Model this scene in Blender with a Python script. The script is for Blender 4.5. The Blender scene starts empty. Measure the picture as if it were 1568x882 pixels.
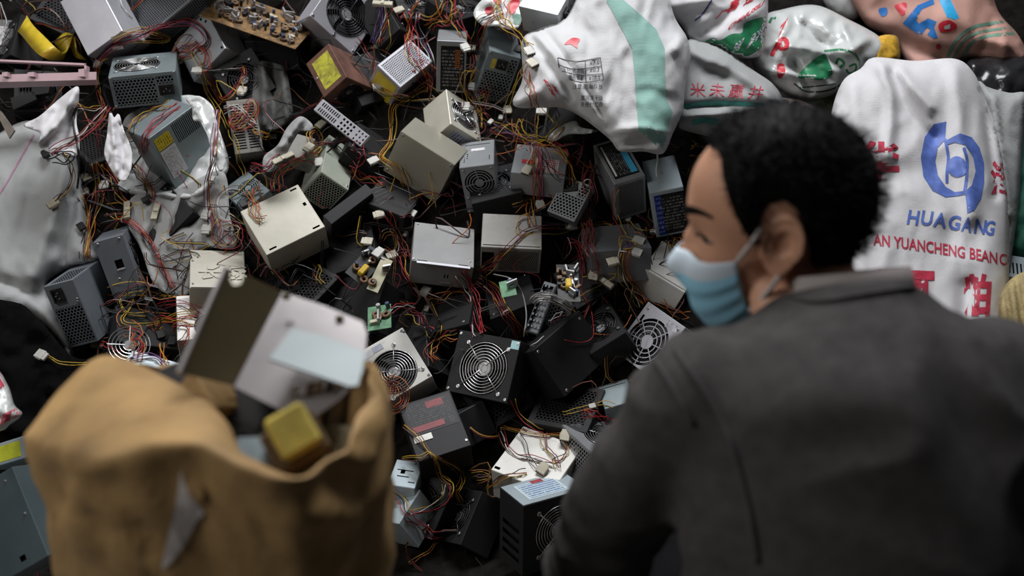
import bpy, bmesh, math, random
import numpy as np
from mathutils import Vector, Matrix, Euler, noise, geometry
from mathutils.bvhtree import BVHTree

random.seed(7)
noise.seed_set(5)
SC = bpy.context.scene
COL = SC.collection

# ------------------------------------------------------------------ camera, world, light, exposure
CAM = Vector((0, 0, 1.45))
PITCH = math.radians(25)
FPX = 1568 * 35 / 36
cam_d = bpy.data.cameras.new('camera')
cam_d.lens = 35
cam_d.sensor_width = 36
cam_d.clip_start = 0.05
cam_d.dof.use_dof = True
cam_d.dof.focus_distance = 2.2
cam_d.dof.aperture_fstop = 2.6
cam = bpy.data.objects.new('camera', cam_d)
cam.location = CAM
cam.rotation_euler = (math.pi / 2 - PITCH, 0, 0)
COL.objects.link(cam)
SC.camera = cam

world = bpy.data.worlds.new('world')
SC.world = world
world.use_nodes = True
world.node_tree.nodes['Background'].inputs[0].default_value = (0.80, 0.90, 1.0, 1)
world.node_tree.nodes['Background'].inputs[1].default_value = 0.014


def area(name, loc, target, size, size_y, power, col):
    d = bpy.data.lights.new(name, 'AREA')
    d.shape = 'RECTANGLE'
    d.size = size
    d.size_y = size_y
    d.energy = power
    d.color = col
    o = bpy.data.objects.new(name, d)
    o.location = loc
    o.rotation_euler = (Vector(target) - Vector(loc)).to_track_quat('-Z', 'Y').to_euler()
    COL.objects.link(o)


area('skylight_lamp', (0.1, 2.75, 4.0), (0.1, 2.0, 0.5), 2.2, 0.9, 140, (0.97, 0.98, 1.0))
area('left_fill_lamp', (-2.3, 0.7, 2.7), (0.2, 1.8, 0.7), 1.2, 1.2, 33, (1.0, 0.97, 0.94))  # unseen lamp at the left, no doorway; brightens the face and mask

SC.view_settings.view_transform = 'Standard'
SC.view_settings.look = 'None'
SC.view_settings.exposure = 0.0
SC.view_settings.gamma = 1.0
SC.view_settings.use_curve_mapping = False

# ------------------------------------------------------------------ helpers
FWD = Vector((0, math.cos(PITCH), -math.sin(PITCH)))
UPV = Vector((0, math.sin(PITCH), math.cos(PITCH)))
RGT = Vector((1, 0, 0))


def ray(px, py):
    return FWD + RGT * ((px - 784) / FPX) + UPV * ((441 - py) / FPX)


def at(px, py, z):
    return CAM + ray(px, py) * z


SLOPE = 0.9325


def heap_depth(px, py):
    n = Vector((0, -SLOPE, 1))
    d = ray(px, py)
    return (Vector((0, 2.08, .48)) - CAM).dot(n) / d.dot(n)


MATS = {}


def mat(name, col, rough=.5, metal=0., var=.18, vs=18., bump=0., bs=120., dirt=0., dcol=(.09, .07, .05), ds=9., spec=.5, aniso=None):
    """Plain procedural material: base colour with soft value variation, optional grime, optional fine relief."""
    if name in MATS:
        return MATS[name]
    m = bpy.data.materials.new(name)
    m.use_nodes = True
    nt = m.node_tree
    N, L = nt.nodes, nt.links
    b = N['Principled BSDF']
    b.inputs['Roughness'].default_value = rough
    b.inputs['Metallic'].default_value = metal
    b.inputs['Specular IOR Level'].default_value = spec
    tc = N.new('ShaderNodeTexCoord')
    co = tc.outputs['Object']
    if aniso:
        mp = N.new('ShaderNodeMapping')
        mp.inputs['Scale'].default_value = aniso
        L.new(co, mp.inputs[0])
        co = mp.outputs[0]
    n1 = N.new('ShaderNodeTexNoise')
    n1.inputs['Scale'].default_value = vs
    n1.inputs['Detail'].default_value = 6
    L.new(co, n1.inputs['Vector'])
    r = N.new('ShaderNodeValToRGB')
    c = Vector(col)
    r.color_ramp.elements[0].position = .3
    r.color_ramp.elements[1].position = .72
    r.color_ramp.elements[0].color = (*(c * (1 - var)), 1)
    r.color_ramp.elements[1].color = (*[min(1, x * (1 + var)) for x in c], 1)
    L.new(n1.outputs['Fac'], r.inputs[0])
    out = r.outputs[0]
    if dirt > 0:
        n2 = N.new('ShaderNodeTexNoise')
        n2.inputs['Scale'].default_value = ds
        n2.inputs['Detail'].default_value = 8
        n2.inputs['Roughness'].default_value = .7
        n2.inputs['Distortion'].default_value = .6
        L.new(co, n2.inputs['Vector'])
        r2 = N.new('ShaderNodeValToRGB')
        p = .72 - dirt * .45
        r2.color_ramp.elements[0].position = p
        r2.color_ramp.elements[1].position = min(.98, p + .22)
        r2.color_ramp.elements[0].color = (0, 0, 0, 1)
        r2.color_ramp.elements[1].color = (1, 1, 1, 1)
        L.new(n2.outputs['Fac'], r2.inputs[0])
        mx = N.new('ShaderNodeMix')
        mx.data_type = 'RGBA'
        mul = N.new('ShaderNodeMath')
        mul.operation = 'MULTIPLY'
        mul.inputs[1].default_value = .85
        L.new(r2.outputs[0], mul.inputs[0])
        L.new(mul.outputs[0], mx.inputs[0])
        L.new(out, mx.inputs[6])
        mx.inputs[7].default_value = (*dcol, 1)
        out = mx.outputs[2]
    L.new(out, b.inputs['Base Color'])
    if bump > 0:
        n3 = N.new('ShaderNodeTexNoise')
        n3.inputs['Scale'].default_value = bs
        n3.inputs['Detail'].default_value = 4
        L.new(co, n3.inputs['Vector'])
        bp = N.new('ShaderNodeBump')
        bp.inputs['Strength'].default_value = bump
        bp.inputs['Distance'].default_value = .002
        L.new(n3.outputs['Fac'], bp.inputs['Height'])
        L.new(bp.outputs[0], b.inputs['Normal'])
    MATS[name] = m
    return m


def print_mat(name, base, ink, rows=9, cols=16, dens=.5, margin=.06, rough=.4, ink2=None, band=None):
    """Sticker with rows of small print; the rows run along the sticker's own UV."""
    if name in MATS:
        return MATS[name]
    m = bpy.data.materials.new(name)
    m.use_nodes = True
    nt = m.node_tree
    N, L = nt.nodes, nt.links
    b = N['Principled BSDF']
    b.inputs['Roughness'].default_value = rough
    b.inputs['Specular IOR Level'].default_value = .2
    uv = N.new('ShaderNodeUVMap')
    uv.uv_map = 'UVMap'
    sp = N.new('ShaderNodeSeparateXYZ')
    L.new(uv.outputs[0], sp.inputs[0])

    def M(op, a, c=None, d=None):
        n = N.new('ShaderNodeMath')
        n.operation = op
        for i, v in enumerate((a, c, d)):
            if v is None:
                continue
            if isinstance(v, (int, float)):
                n.inputs[i].default_value = v
            else:
                L.new(v, n.inputs[i])
        return n.outputs[0]
    vr = M('MULTIPLY', sp.outputs[1], rows)
    row = M('FLOOR', vr)
    fr = M('FRACT', vr)
    inrow = M('COMPARE', fr, .5, .26)
    cb = N.new('ShaderNodeCombineXYZ')
    L.new(M('MULTIPLY', sp.outputs[0], cols), cb.inputs[0])
    L.new(M('MULTIPLY', row, 7.31), cb.inputs[1])
    nz = N.new('ShaderNodeTexNoise')
    nz.inputs['Scale'].default_value = 1.0
    nz.inputs['Detail'].default_value = 3
    nz.inputs['Roughness'].default_value = .8
    L.new(cb.outputs[0], nz.inputs['Vector'])
    word = M('GREATER_THAN', nz.outputs['Fac'], 1 - dens)
    mg = M('MULTIPLY', M('COMPARE', sp.outputs[0], .5, .5 - margin), M('COMPARE', sp.outputs[1], .5, .5 - margin))
    msk = M('MULTIPLY', M('MULTIPLY', inrow, word), mg)
    mx = N.new('ShaderNodeMix')
    mx.data_type = 'RGBA'
    L.new(msk, mx.inputs[0])
    mx.inputs[6].default_value = (*base, 1)
    mx.inputs[7].default_value = (*ink, 1)
    out = mx.outputs[2]
    if band:
        ax, lo, hi, bc = band
        bm_ = M('COMPARE', sp.outputs[ax], (lo + hi) / 2, (hi - lo) / 2)
        m2 = N.new('ShaderNodeMix')
        m2.data_type = 'RGBA'
        L.new(bm_, m2.inputs[0])
        L.new(out, m2.inputs[6])
        m2.inputs[7].default_value = (*bc, 1)
        out = m2.outputs[2]
    L.new(out, b.inputs['Base Color'])
    MATS[name] = m
    return m


def mesh_obj(name, verts, faces, mats, parent=None, origin=None, smooth=False, midx=None, uvs=None):
    me = bpy.data.meshes.new(name)
    if origin is not None:
        verts = [Vector(v) - origin for v in verts]
    me.from_pydata([tuple(v) for v in verts], [], faces)
    for m in (mats if isinstance(mats, (list, tuple)) else [mats]):
        me.materials.append(m)
    if midx is not None:
        me.polygons.foreach_set('material_index', midx)
    if smooth:
        me.polygons.foreach_set('use_smooth', [True] * len(me.polygons))
    if uvs is not None:
        l = me.uv_layers.new(name='UVMap')
        for p in me.polygons:
            for li in p.loop_indices:
                l.data[li].uv = uvs[me.loops[li].vertex_index]
    me.update()
    o = bpy.data.objects.new(name, me)
    COL.objects.link(o)
    if parent is not None:
        o.parent = parent
    elif origin is not None:
        o.location = origin
    return o


def place(name, me, parent, mtx=None):
    o = bpy.data.objects.new(name, me)
    COL.objects.link(o)
    o.parent = parent
    if mtx is not None:
        o.matrix_basis = mtx
    return o


def tag(o, label, cat, group=None):
    o['label'] = label
    o['category'] = cat
    if group:
        o['group'] = group
    return o


def empty(name, loc, rot=(0, 0, 0)):
    o = bpy.data.objects.new(name, None)
    o.empty_display_size = .02
    o.location = loc
    o.rotation_euler = rot
    COL.objects.link(o)
    return o


class MB:
    """collects geometry of one mesh"""

    def __init__(s):
        s.v = []
        s.f = []
        s.m = []
        s.uv = {}

    def add(s, vs, fs, mi=0):
        o = len(s.v)
        s.v += [Vector(v) for v in vs]
        for f in fs:
            s.f.append([i + o for i in f])
            s.m.append(mi)
        return o

    def box(s, c, h, M=None, mi=0, bev=0.):
        """box centred c, half sizes h, optional chamfer, optional matrix"""
        c = Vector(c)
        vs, fs = chbox(h, bev)
        vs = [c + v for v in vs]
        if M:
            vs = [M @ v for v in vs]
        s.add(vs, fs, mi)

    def tube(s, pts, r, n=6, mi=0, cap=True):
        vs, fs = tube(pts, r, n, cap)
        s.add(vs, fs, mi)

    def lathe(s, prof, M, n=20, mi=0):
        vs = []
        fs = []
        for r, z in prof:
            for k in range(n):
                a = 2 * math.pi * k / n
                vs.append(M @ Vector((r * math.cos(a), r * math.sin(a), z)))
        for i in range(len(prof) - 1):
            for k in range(n):
                k2 = (k + 1) % n
                fs.append([i * n + k, i * n + k2, (i + 1) * n + k2, (i + 1) * n + k])
        fs.append(list(range((len(prof) - 1) * n, len(prof) * n)))
        fs.append(list(range(n - 1, -1, -1)))
        s.add(vs, fs, mi)

    def torus(s, M, R, r, n=36, k=5, mi=0, a0=0., a1=2 * math.pi):
        full = a1 - a0 > 6.28
        vs = []
        fs = []
        nn = n if full else n + 1
        for i in range(nn):
            a = a0 + (a1 - a0) * i / n
            for j in range(k):
                b = 2 * math.pi * j / k
                q = R + r * math.cos(b)
                vs.append(M @ Vector((q * math.cos(a), q * math.sin(a), r * math.sin(b))))
        for i in range(n):
            i2 = (i + 1) % nn
            for j in range(k):
                j2 = (j + 1) % k
                fs.append([i * k + j, i2 * k + j, i2 * k + j2, i * k + j2])
        s.add(vs, fs, mi)

    def obj(s, name, mats, parent=None, origin=None, smooth=False):
        return mesh_obj(name, s.v, s.f, mats, parent, origin, smooth, s.m)


def chbox(h, b=0.):
    x, y, z = h
    if b <= 0:
        vs = [Vector((sx * x, sy * y, sz * z)) for sx in(-1, 1) for sy in(-1, 1) for sz in(-1, 1)]
        return vs, [[0, 1, 3, 2], [4, 6, 7, 5], [0, 4, 5, 1], [2, 3, 7, 6], [0, 2, 6, 4], [1, 5, 7, 3]]
    vs = []
    idx = {}
    for sx in(-1, 1):
        for sy in(-1, 1):
            for sz in(-1, 1):
                for ax in range(3):
                    p = [sx * (x - b), sy * (y - b), sz * (z - b)]
                    p[ax] = (sx * x, sy * y, sz * z)[ax]
                    idx[(sx, sy, sz, ax)] = len(vs)
                    vs.append(Vector(p))
    fs = []

    def face(keys):
        ids = [idx[k] for k in keys]
        P = [vs[i] for i in ids]
        n = (P[1] - P[0]).cross(P[2] - P[0])
        c = sum(P, Vector()) / len(P)
        fs.append(ids if n.dot(c) > 0 else ids[::-1])
    for ax in range(3):
        a, c = [i for i in range(3) if i != ax]
        for s in(-1, 1):
            ks = []
            for u, w in((-1, -1), (1, -1), (1, 1), (-1, 1)):
                k = [0, 0, 0]
                k[ax] = s
                k[a] = u
                k[c] = w
                ks.append((*k, ax))
            face(ks)
        for u in(-1, 1):
            for w in(-1, 1):
                k1 = [0, 0, 0]
                k1[a] = u
                k1[c] = w
                k2 = k1[:]
                k1[ax] = -1
                k2[ax] = 1
                face([(*k1, a), (*k2, a), (*k2, c), (*k1, c)])
    for sx in(-1, 1):
        for sy in(-1, 1):
            for sz in(-1, 1):
                face([(sx, sy, sz, 0), (sx, sy, sz, 1), (sx, sy, sz, 2)])
    return vs, fs


def tube(pts, r, n=6, cap=True):
    P = [Vector(p) for p in pts]
    rr = r if isinstance(r, (list, tuple)) else [r] * len(P)
    vs = []
    fs = []
    t0 = (P[1] - P[0]).normalized()
    ref = Vector((0, 0, 1)) if abs(t0.z) < .9 else Vector((1, 0, 0))
    nrm = t0.cross(ref).normalized()
    for i, p in enumerate(P):
        t = (P[min(i + 1, len(P) - 1)] - P[max(i - 1, 0)])
        if t.length < 1e-9:
            t = t0.copy()
        t.normalize()
        nrm = nrm - t * nrm.dot(t)
        if nrm.length < 1e-6:
            nrm = t.orthogonal()
        nrm.normalize()
        bn = t.cross(nrm)
        for k in range(n):
            a = 2 * math.pi * k / n
            vs.append(p + (nrm * math.cos(a) + bn * math.sin(a)) * rr[i])
    for i in range(len(P) - 1):
        for k in range(n):
            k2 = (k + 1) % n
            fs.append([i * n + k, i * n + k2, (i + 1) * n + k2, (i + 1) * n + k])
    if cap:
        fs.append(list(range(n - 1, -1, -1)))
        fs.append(list(range((len(P) - 1) * n, len(P) * n)))
    return vs, fs


def catmull(pts, step=None, closed=False, n=None):
    P = [np.array(p, float) for p in pts]
    m = len(P)
    out = []
    segs = m if closed else m - 1
    for i in range(segs):
        if closed:
            p0, p1, p2, p3 = P[(i - 1) % m], P[i], P[(i + 1) % m], P[(i + 2) % m]
        else:
            p1, p2 = P[i], P[i + 1]
            p0 = P[i - 1] if i > 0 else 2 * p1 - p2
            p3 = P[i + 2] if i + 2 < m else 2 * p2 - p1
        k = n if n else max(1, int(round(np.linalg.norm((p2 - p1)[:2]) / step)))
        for j in range(k):
            t = j / k
            out.append(.5 * ((2 * p1) + (-p0 + p2) * t + (2 * p0 - 5 * p1 + 4 * p2 - p3) * t * t + (-p0 + 3 * p1 - 3 * p2 + p3) * t ** 3))
    if not closed:
        out.append(P[-1])
    return out


# solids that cables can rest on (world space)
SOL_V = []
SOL_F = []


def solid(vs, fs):
    o = len(SOL_V)
    SOL_V.extend([Vector(v) for v in vs])
    SOL_F.extend([[i + o for i in f] for f in fs])
# solved positions of the boxes in the heap: (centre), (euler), (size) in metres
POSES={
'fanmesh':((-0.9229, 2.5039, 0.8645),(0.0822, -0.0451, 0.2644),(0.1579, 0.1672, 0.0806)),
'plate':((-1.0513, 2.6235, 0.9808),(0.9833, -0.566, 0.0872),(0.1127, 0.1689, 0.12)),
'meshcase':((-0.8587, 2.6579, 1.0505),(0.9799, -0.5848, -0.3678),(0.3323, 0.1475, 0.0545)),
'teal':((-0.7803, 2.6124, 0.9142),(0.9267, -0.7415, -0.1026),(0.1293, 0.1365, 0.0885)),
'pcb':((-0.6499, 2.6214, 0.991),(0.8853, 0.3324, -0.0378),(0.2498, 0.0872, 0.002)),
'topfan':((-0.4536, 2.6643, 0.9919),(1.0736, 0.7911, 0.3258),(0.1465, 0.1539, 0.086)),
'rust':((-0.4373, 2.5358, 0.8631),(0.9477, -0.7051, -0.0977),(0.082, 0.1122, 0.1229)),
'bracket':((-0.4207, 2.4049, 0.7774),(0.8432, 0.5283, -0.4535),(0.154, 0.0359, 0.014)),
'meshdiag':((-0.2937, 2.5765, 0.8585),(0.7467, -0.3362, 0.9314),(0.1343, 0.0809, 0.11)),
'blacklabel':((-0.1551, 2.5725, 0.8961),(1.6003, 0.051, 0.0311),(0.074, 0.131, 0.1236)),
'hexinlet':((-0.0427, 2.5895, 0.8808),(1.8574, 0.2817, 0.1634),(0.0837, 0.1364, 0.1295)),
'creamlabel':((-0.1524, 2.4666, 0.7553),(0.7168, -0.7061, -0.3637),(0.0882, 0.1223, 0.1066)),
'shiny':((-0.2137, 2.3597, 0.6975),(1.744, 0.5012, -0.2622),(0.1528, 0.128, 0.086)),
'silverfan':((-0.0765, 2.359, 0.6552),(0.2067, -0.1329, -0.0206),(0.0847, 0.1231, 0.1329)),
'greenmesh':((-0.4592, 2.3756, 0.6589),(0.3645, 0.704, 0.2644),(0.0811, 0.1674, 0.0895)),
'bigcream':((-0.5367, 2.1973, 0.5782),(0.5787, -0.2958, 0.4965),(0.1492, 0.1385, 0.0934)),
'tealfan':((-0.6428, 2.3274, 0.5997),(0.2389, -0.4729, 0.6181),(0.0806, 0.108, 0.086)),
'bluevent':((-0.8327, 2.3705, 0.737),(1.6184, -0.3769, 0.8911),(0.1413, 0.1511, 0.086)),
'slotted':((-0.6717, 2.4399, 0.7439),(0.963, -0.0437, 0.3004),(0.0685, 0.1391, 0.1)),
'leftmesh':((-0.998, 2.0906, 0.4347),(-0.1179, -0.2584, 0.0165),(0.0714, 0.1449, 0.1537)),
'leftgrey':((-0.9334, 2.191, 0.4945),(-0.2119, -0.199, 0.282),(0.0681, 0.1389, 0.1499)),
'embossed':((-0.6961, 2.1342, 0.4666),(0.2487, 0.1479, 0.279),(0.1233, 0.1463, 0.086)),
'plainsilver':((-0.1676, 2.1919, 0.5144),(0.3413, 0.1605, 0.0748),(0.1455, 0.1375, 0.0711)),
'dustymesh':((-0.0022, 2.1947, 0.5441),(0.3739, 0.0496, -0.0011),(0.141, 0.1157, 0.0799)),
'sticker':((0.0678, 2.3371, 0.6772),(0.2311, 0.0762, -0.1034),(0.1296, 0.1344, 0.06)),
'bluestripe':((0.2636, 2.3178, 0.6644),(0.3965, -0.2345, 0.2145),(0.0771, 0.1494, 0.1245)),
'bluelabel':((0.3729, 2.287, 0.6295),(0.276, -0.2193, -0.026),(0.0791, 0.1348, 0.1356)),
'whiteemb':((0.3708, 2.1726, 0.4644),(0.2854, 0.4185, -0.401),(0.1113, 0.1159, 0.086)),
'stampfan':((0.3382, 2.0306, 0.3573),(0.879, 0.0987, -0.9879),(0.1296, 0.1384, 0.086)),
'blackfan':((-0.0481, 1.9728, 0.3263),(0.9339, -0.0655, -0.48),(0.1581, 0.1419, 0.086)),
'whitefan':((-0.2684, 1.9767, 0.3125),(0.569, -0.3859, 0.3988),(0.1361, 0.1426, 0.086)),
'blackplain':((0.1155, 1.9971, 0.3473),(0.9565, -0.2781, 0.7957),(0.1612, 0.1274, 0.086)),
'redlabel':((-0.1679, 1.8515, 0.2284),(0.4265, -0.1716, 0.3119),(0.1186, 0.1508, 0.086)),
'whitewires':((0.0562, 1.7989, 0.1687),(0.2198, 0.0582, -0.5133),(0.1463, 0.144, 0.086)),
'frontlabel':((0.0645, 1.6785, 0.1265),(-0.1373, 0.0913, 0.5251),(0.1554, 0.0937, 0.1594)),
'fanright':((0.1984, 1.8165, 0.1979),(-0.0171, 0.2162, 0.4889),(0.1411, 0.1496, 0.086)),
'palebluea':((-0.2297, 1.7795, 0.1428),(0.1485, 0.0508, -0.167),(0.0603, 0.0787, 0.08)),
'paleblueb':((-0.2361, 1.7451, 0.0928),(0.4134, -0.2716, -0.6324),(0.0997, 0.0892, 0.086)),
'ontop':((0.0879, 2.4209, 1.0545),(0.6579, 0.1339, -0.4504),(0.1021, 0.0991, 0.0832)),
'foreleft':((-0.903, 1.475, 0.2858),(0.9801, -0.5454, 0.0515),(0.1271, 0.1747, 0.086)),
'foreyellow':((-0.936, 1.5859, 0.3653),(0.9641, -0.3746, -0.1215),(0.114, 0.0408, 0.07)),
'whitebit':((-0.7169, 2.0601, 0.3892),(0.4833, 0.0421, 0.2681),(0.1123, 0.127, 0.086)),
'greyback':((0.2465, 2.1864, 0.5214),(0.0456, -0.0403, 0.1036),(0.1418, 0.1375, 0.086)),
'greylow':((0.2414, 1.9438, 0.2542),(0.1453, -0.2433, 0.1365),(0.0731, 0.079, 0.06)),
'darkfan':((0.2221, 2.0547, 0.3667),(0.262, -0.586, 0.1079),(0.094, 0.1203, 0.08)),
'greybox':((-0.5148, 2.3728, 0.7104),(0.6508, 0.1469, -0.3769),(0.0512, 0.0648, 0.06)),
'slab':((-0.395, 2.2607, 0.5961),(0.6048, -0.3889, 0.7287),(0.1348, 0.031, 0.09)),
}

# ------------------------------------------------------------------ structure
M_concrete = mat('concrete', (.16, .15, .14), .85, 0, .25, 9, .5, 60, .4, (.05, .045, .04))
M_wall = mat('warehouse_wall', (.10, .10, .10), .9, 0, .3, 3, .3, 30)
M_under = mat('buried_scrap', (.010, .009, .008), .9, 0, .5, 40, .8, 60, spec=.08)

fl = mesh_obj('floor', [(-4, -2.5, 0), (4, -2.5, 0), (4, 6, 0), (-4, 6, 0)], [[0, 1, 2, 3]], M_concrete)
fl['kind'] = 'structure'
wb = MB()
wb.box((0, 6.05, 2.0), (4, .05, 2.0))
o = wb.obj('wall_back', M_wall)
o['kind'] = 'structure'


def heap_z(x, y):
    b = .48 + SLOPE * (min(y, 3.3) - 2.08) - .115
    t = min(max((x - .42) / .35, 0), 1)
    b -= .34 * t * t * (3 - 2 * t)
    p = Vector((x * 7, y * 7, 0))
    b += .035 * noise.noise(p) + .02 * noise.noise(p * 2.7)
    return max(b, 0.004)


hv = []
hf = []
NX, NY = 150, 110
for j in range(NY + 1):
    for i in range(NX + 1):
        x = -1.9 + 3.9 * i / NX
        y = 1.45 + 2.6 * j / NY
        hv.append((x, y, heap_z(x, y)))
for j in range(NY):
    for i in range(NX):
        a = j * (NX + 1) + i
        hf.append([a, a + 1, a + NX + 2, a + NX + 1])
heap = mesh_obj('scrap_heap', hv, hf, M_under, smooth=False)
heap['kind'] = 'stuff'
tag(heap, 'dark mass of buried scrap underneath the power supplies', 'scrap')
solid(hv, hf)

# ------------------------------------------------------------------ power supply builder
M_int = mat('dark_interior', (.006, .006, .007), .7, 0, .3, spec=.1)
M_wire_chrome = mat('chrome_wire', (.62, .62, .62), .28, .85, .1)
M_wire_black = mat('black_wire_grill', (.05, .05, .055), .35, .5, .1)
M_fan = mat('fan_plastic', (.022, .022, .024), .45, 0, .2)
M_hub = mat('fan_hub_sticker', (.55, .55, .56), .4, 0, .15, 60)
M_inlet = mat('black_plastic', (.012, .012, .013), .4, 0, .2)
M_screw = mat('screw_steel', (.5, .5, .5), .35, .8, .1)

STEEL = dict(rough=.40, metal=.45, var=.12, vs=12, bump=.08, bs=60, dirt=.28, ds=14)


def steel(name, col, **k):
    d = dict(STEEL)
    d.update(k)
    return mat(name, col, **d)


M_galv = steel('galvanised_steel', (.33, .345, .36))
M_galv_d = steel('dull_galvanised_steel', (.18, .19, .20))
M_cream = steel('cream_painted_steel', (.53, .51, .43), metal=.15, dirt=.22, dcol=(.22, .14, .07))
M_creamg = steel('greenish_white_steel', (.43, .46, .385), metal=.2)
M_white = steel('white_painted_steel', (.60, .59, .55), metal=.1, dirt=.2)
M_lilac = steel('pale_bright_steel', (.46, .46, .50), metal=.35, dirt=.15)
M_teal = steel('blue_grey_steel', (.25, .30, .315), dirt=.25)
M_paleblue = steel('pale_blue_steel', (.40, .475, .51), metal=.2, dirt=.18)
M_greyp = steel('mid_grey_painted_steel', (.18, .20, .225), metal=.25, dirt=.15)
M_darkp = steel('charcoal_painted_steel', (.026, .026, .028), metal=.1, rough=.5, spec=.2, dirt=.15, dcol=(.055, .05, .045))
M_blackp = steel('black_painted_steel', (.014, .014, .015), metal=.0, rough=.55, spec=.25, dirt=.15, dcol=(.06, .055, .05))
M_rust = mat('rusty_brown_steel', (.15, .07, .05), .7, .2, .35, 30, .4, 90, .3, (.06, .03, .02))
M_dusty = steel('dusty_steel', (.27, .26, .24), metal=.2, dirt=.5, dcol=(.14, .11, .08), rough=.6)

_uvf = {'+z': ((1, 0, 0), (0, 1, 0)), '-z': ((1, 0, 0), (0, -1, 0)), '-y': ((1, 0, 0), (0, 0, 1)),
        '+y': ((-1, 0, 0), (0, 0, 1)), '+x': ((0, 1, 0), (0, 0, 1)), '-x': ((0, -1, 0), (0, 0, 1))}


def frame(f, dim):
    u, v = Vector(_uvf[f][0]), Vector(_uvf[f][1])
    n = u.cross(v)
    dv = Vector(dim)
    w = abs(u.dot(dv))
    h = abs(v.dot(dv))
    c = n * (abs(n.dot(dv)) / 2)
    return c, u, v, n, w, h


def hole_outline(ft, w, h):
    k = ft[0]
    if k == 'fan':
        cx, cy, r = (ft[1] - .5) * w, (.5 - ft[2]) * h, ft[3]
        return [(cx + r * math.cos(2 * math.pi * i / 40), cy + r * math.sin(2 * math.pi * i / 40)) for i in range(40)]
    x0, y0, x1, y1 = [(ft[1] - .5) * w, (.5 - ft[2]) * h, (ft[3] - .5) * w, (.5 - ft[4]) * h]
    return [(x0, y1), (x1, y1), (x1, y0), (x0, y0)]


DEP = {'fan': .022, 'mesh': .016, 'slots': .012, 'notch': .006}
_screw_me = None


def screw_mesh():
    global _screw_me
    if _screw_me is None:
        b = MB()
        I = Matrix.Identity(4)
        b.lathe([(.0034, 0), (.0034, .0010), (.0026, .0017)], I, 12)
        b.box((0, 0, .0017), (.0022, .0004, .0002), mi=1)
        b.box((0, 0, .0017), (.0004, .0022, .0002), mi=1)
        o = b.obj('screw', [M_screw, M_int])
        _screw_me = o.data
        bpy.data.objects.remove(o)
    return _screw_me


def text_mesh2d(body, bold=.0, maxlen=.16, align='LEFT'):
    c = bpy.data.curves.new('txt', 'FONT')
    c.body = body
    c.size = 1
    c.offset = bold
    c.align_x = align
    c.resolution_u = 3
    o = bpy.data.objects.new('txt', c)
    COL.objects.link(o)
    bpy.context.view_layer.update()
    me = bpy.data.meshes.new_from_object(o.evaluated_get(bpy.context.evaluated_depsgraph_get()))
    bpy.data.objects.remove(o)
    bpy.data.curves.remove(c)
    bm = bmesh.new()
    bm.from_mesh(me)
    bpy.data.meshes.remove(me)
    bmesh.ops.triangulate(bm, faces=bm.faces)
    for _ in range(4):
        ed = [e for e in bm.edges if e.calc_length() > maxlen]
        if not ed:
            break
        bmesh.ops.subdivide_edges(bm, edges=ed, cuts=1)
        bmesh.ops.triangulate(bm, faces=bm.faces)
    bm.verts.ensure_lookup_table()
    vs = [(v.co.x, v.co.y) for v in bm.verts]
    fs = [[v.index for v in f.verts] for f in bm.faces]
    bm.free()
    return vs, fs


def casing(dim, body, feats, root, name='casing'):
    b = MB()
    ch = .0013
    W, D, H = dim
    for f in ('+z', '-z', '+x', '-x', '+y', '-y'):
        c, u, v, n, w, h = frame(f, dim)
        hw, hh = w / 2 - ch, h / 2 - ch
        holes = [(ft, hole_outline(ft, w, h)) for ft in feats.get(f, []) if ft[0] in DEP]
        outer = [(-hw, -hh), (hw, -hh), (hw, hh), (-hw, hh)]
        if not holes:
            b.add([c + u * p[0] + v * p[1] for p in outer], [[0, 1, 2, 3]])
            continue
        polys = [[Vector((p[0], p[1], 0)) for p in outer]] + [[Vector((p[0], p[1], 0)) for p in ho] for _, ho in holes]
        tri = geometry.tessellate_polygon(polys)
        flat = [p for pl in polys for p in pl]
        fs = []
        for t in tri:
            p0, p1, p2 = [flat[i] for i in t]
            s = (p1 - p0).cross(p2 - p0).z
            if abs(s) < 1e-12:
                continue
            fs.append(list(t) if s > 0 else list(t)[::-1])
        b.add([c + u * p.x + v * p.y for p in flat], fs)
        for ft, ho in holes:
            dp = min(DEP[ft[0]], abs(n.dot(Vector(dim))) * .4)
            k = len(ho)
            vs = [c + u * p[0] + v * p[1] for p in ho] + [c + u * p[0] + v * p[1] - n * dp for p in ho]
            b.add(vs, [[i, i + k, (i + 1) % k + k, (i + 1) % k] for i in range(k)] + [list(range(k, 2 * k))], 1)
    vs, fs = chbox((W / 2, D / 2, H / 2), ch)
    b.add(vs, [q for q in fs if len(q) == 3 or not any(all(abs(abs(vs[i][a]) - (W, D, H)[a] / 2) < 1e-7 for i in q) for a in range(3))])
    return b.obj(name, [body, M_int], root)


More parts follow.
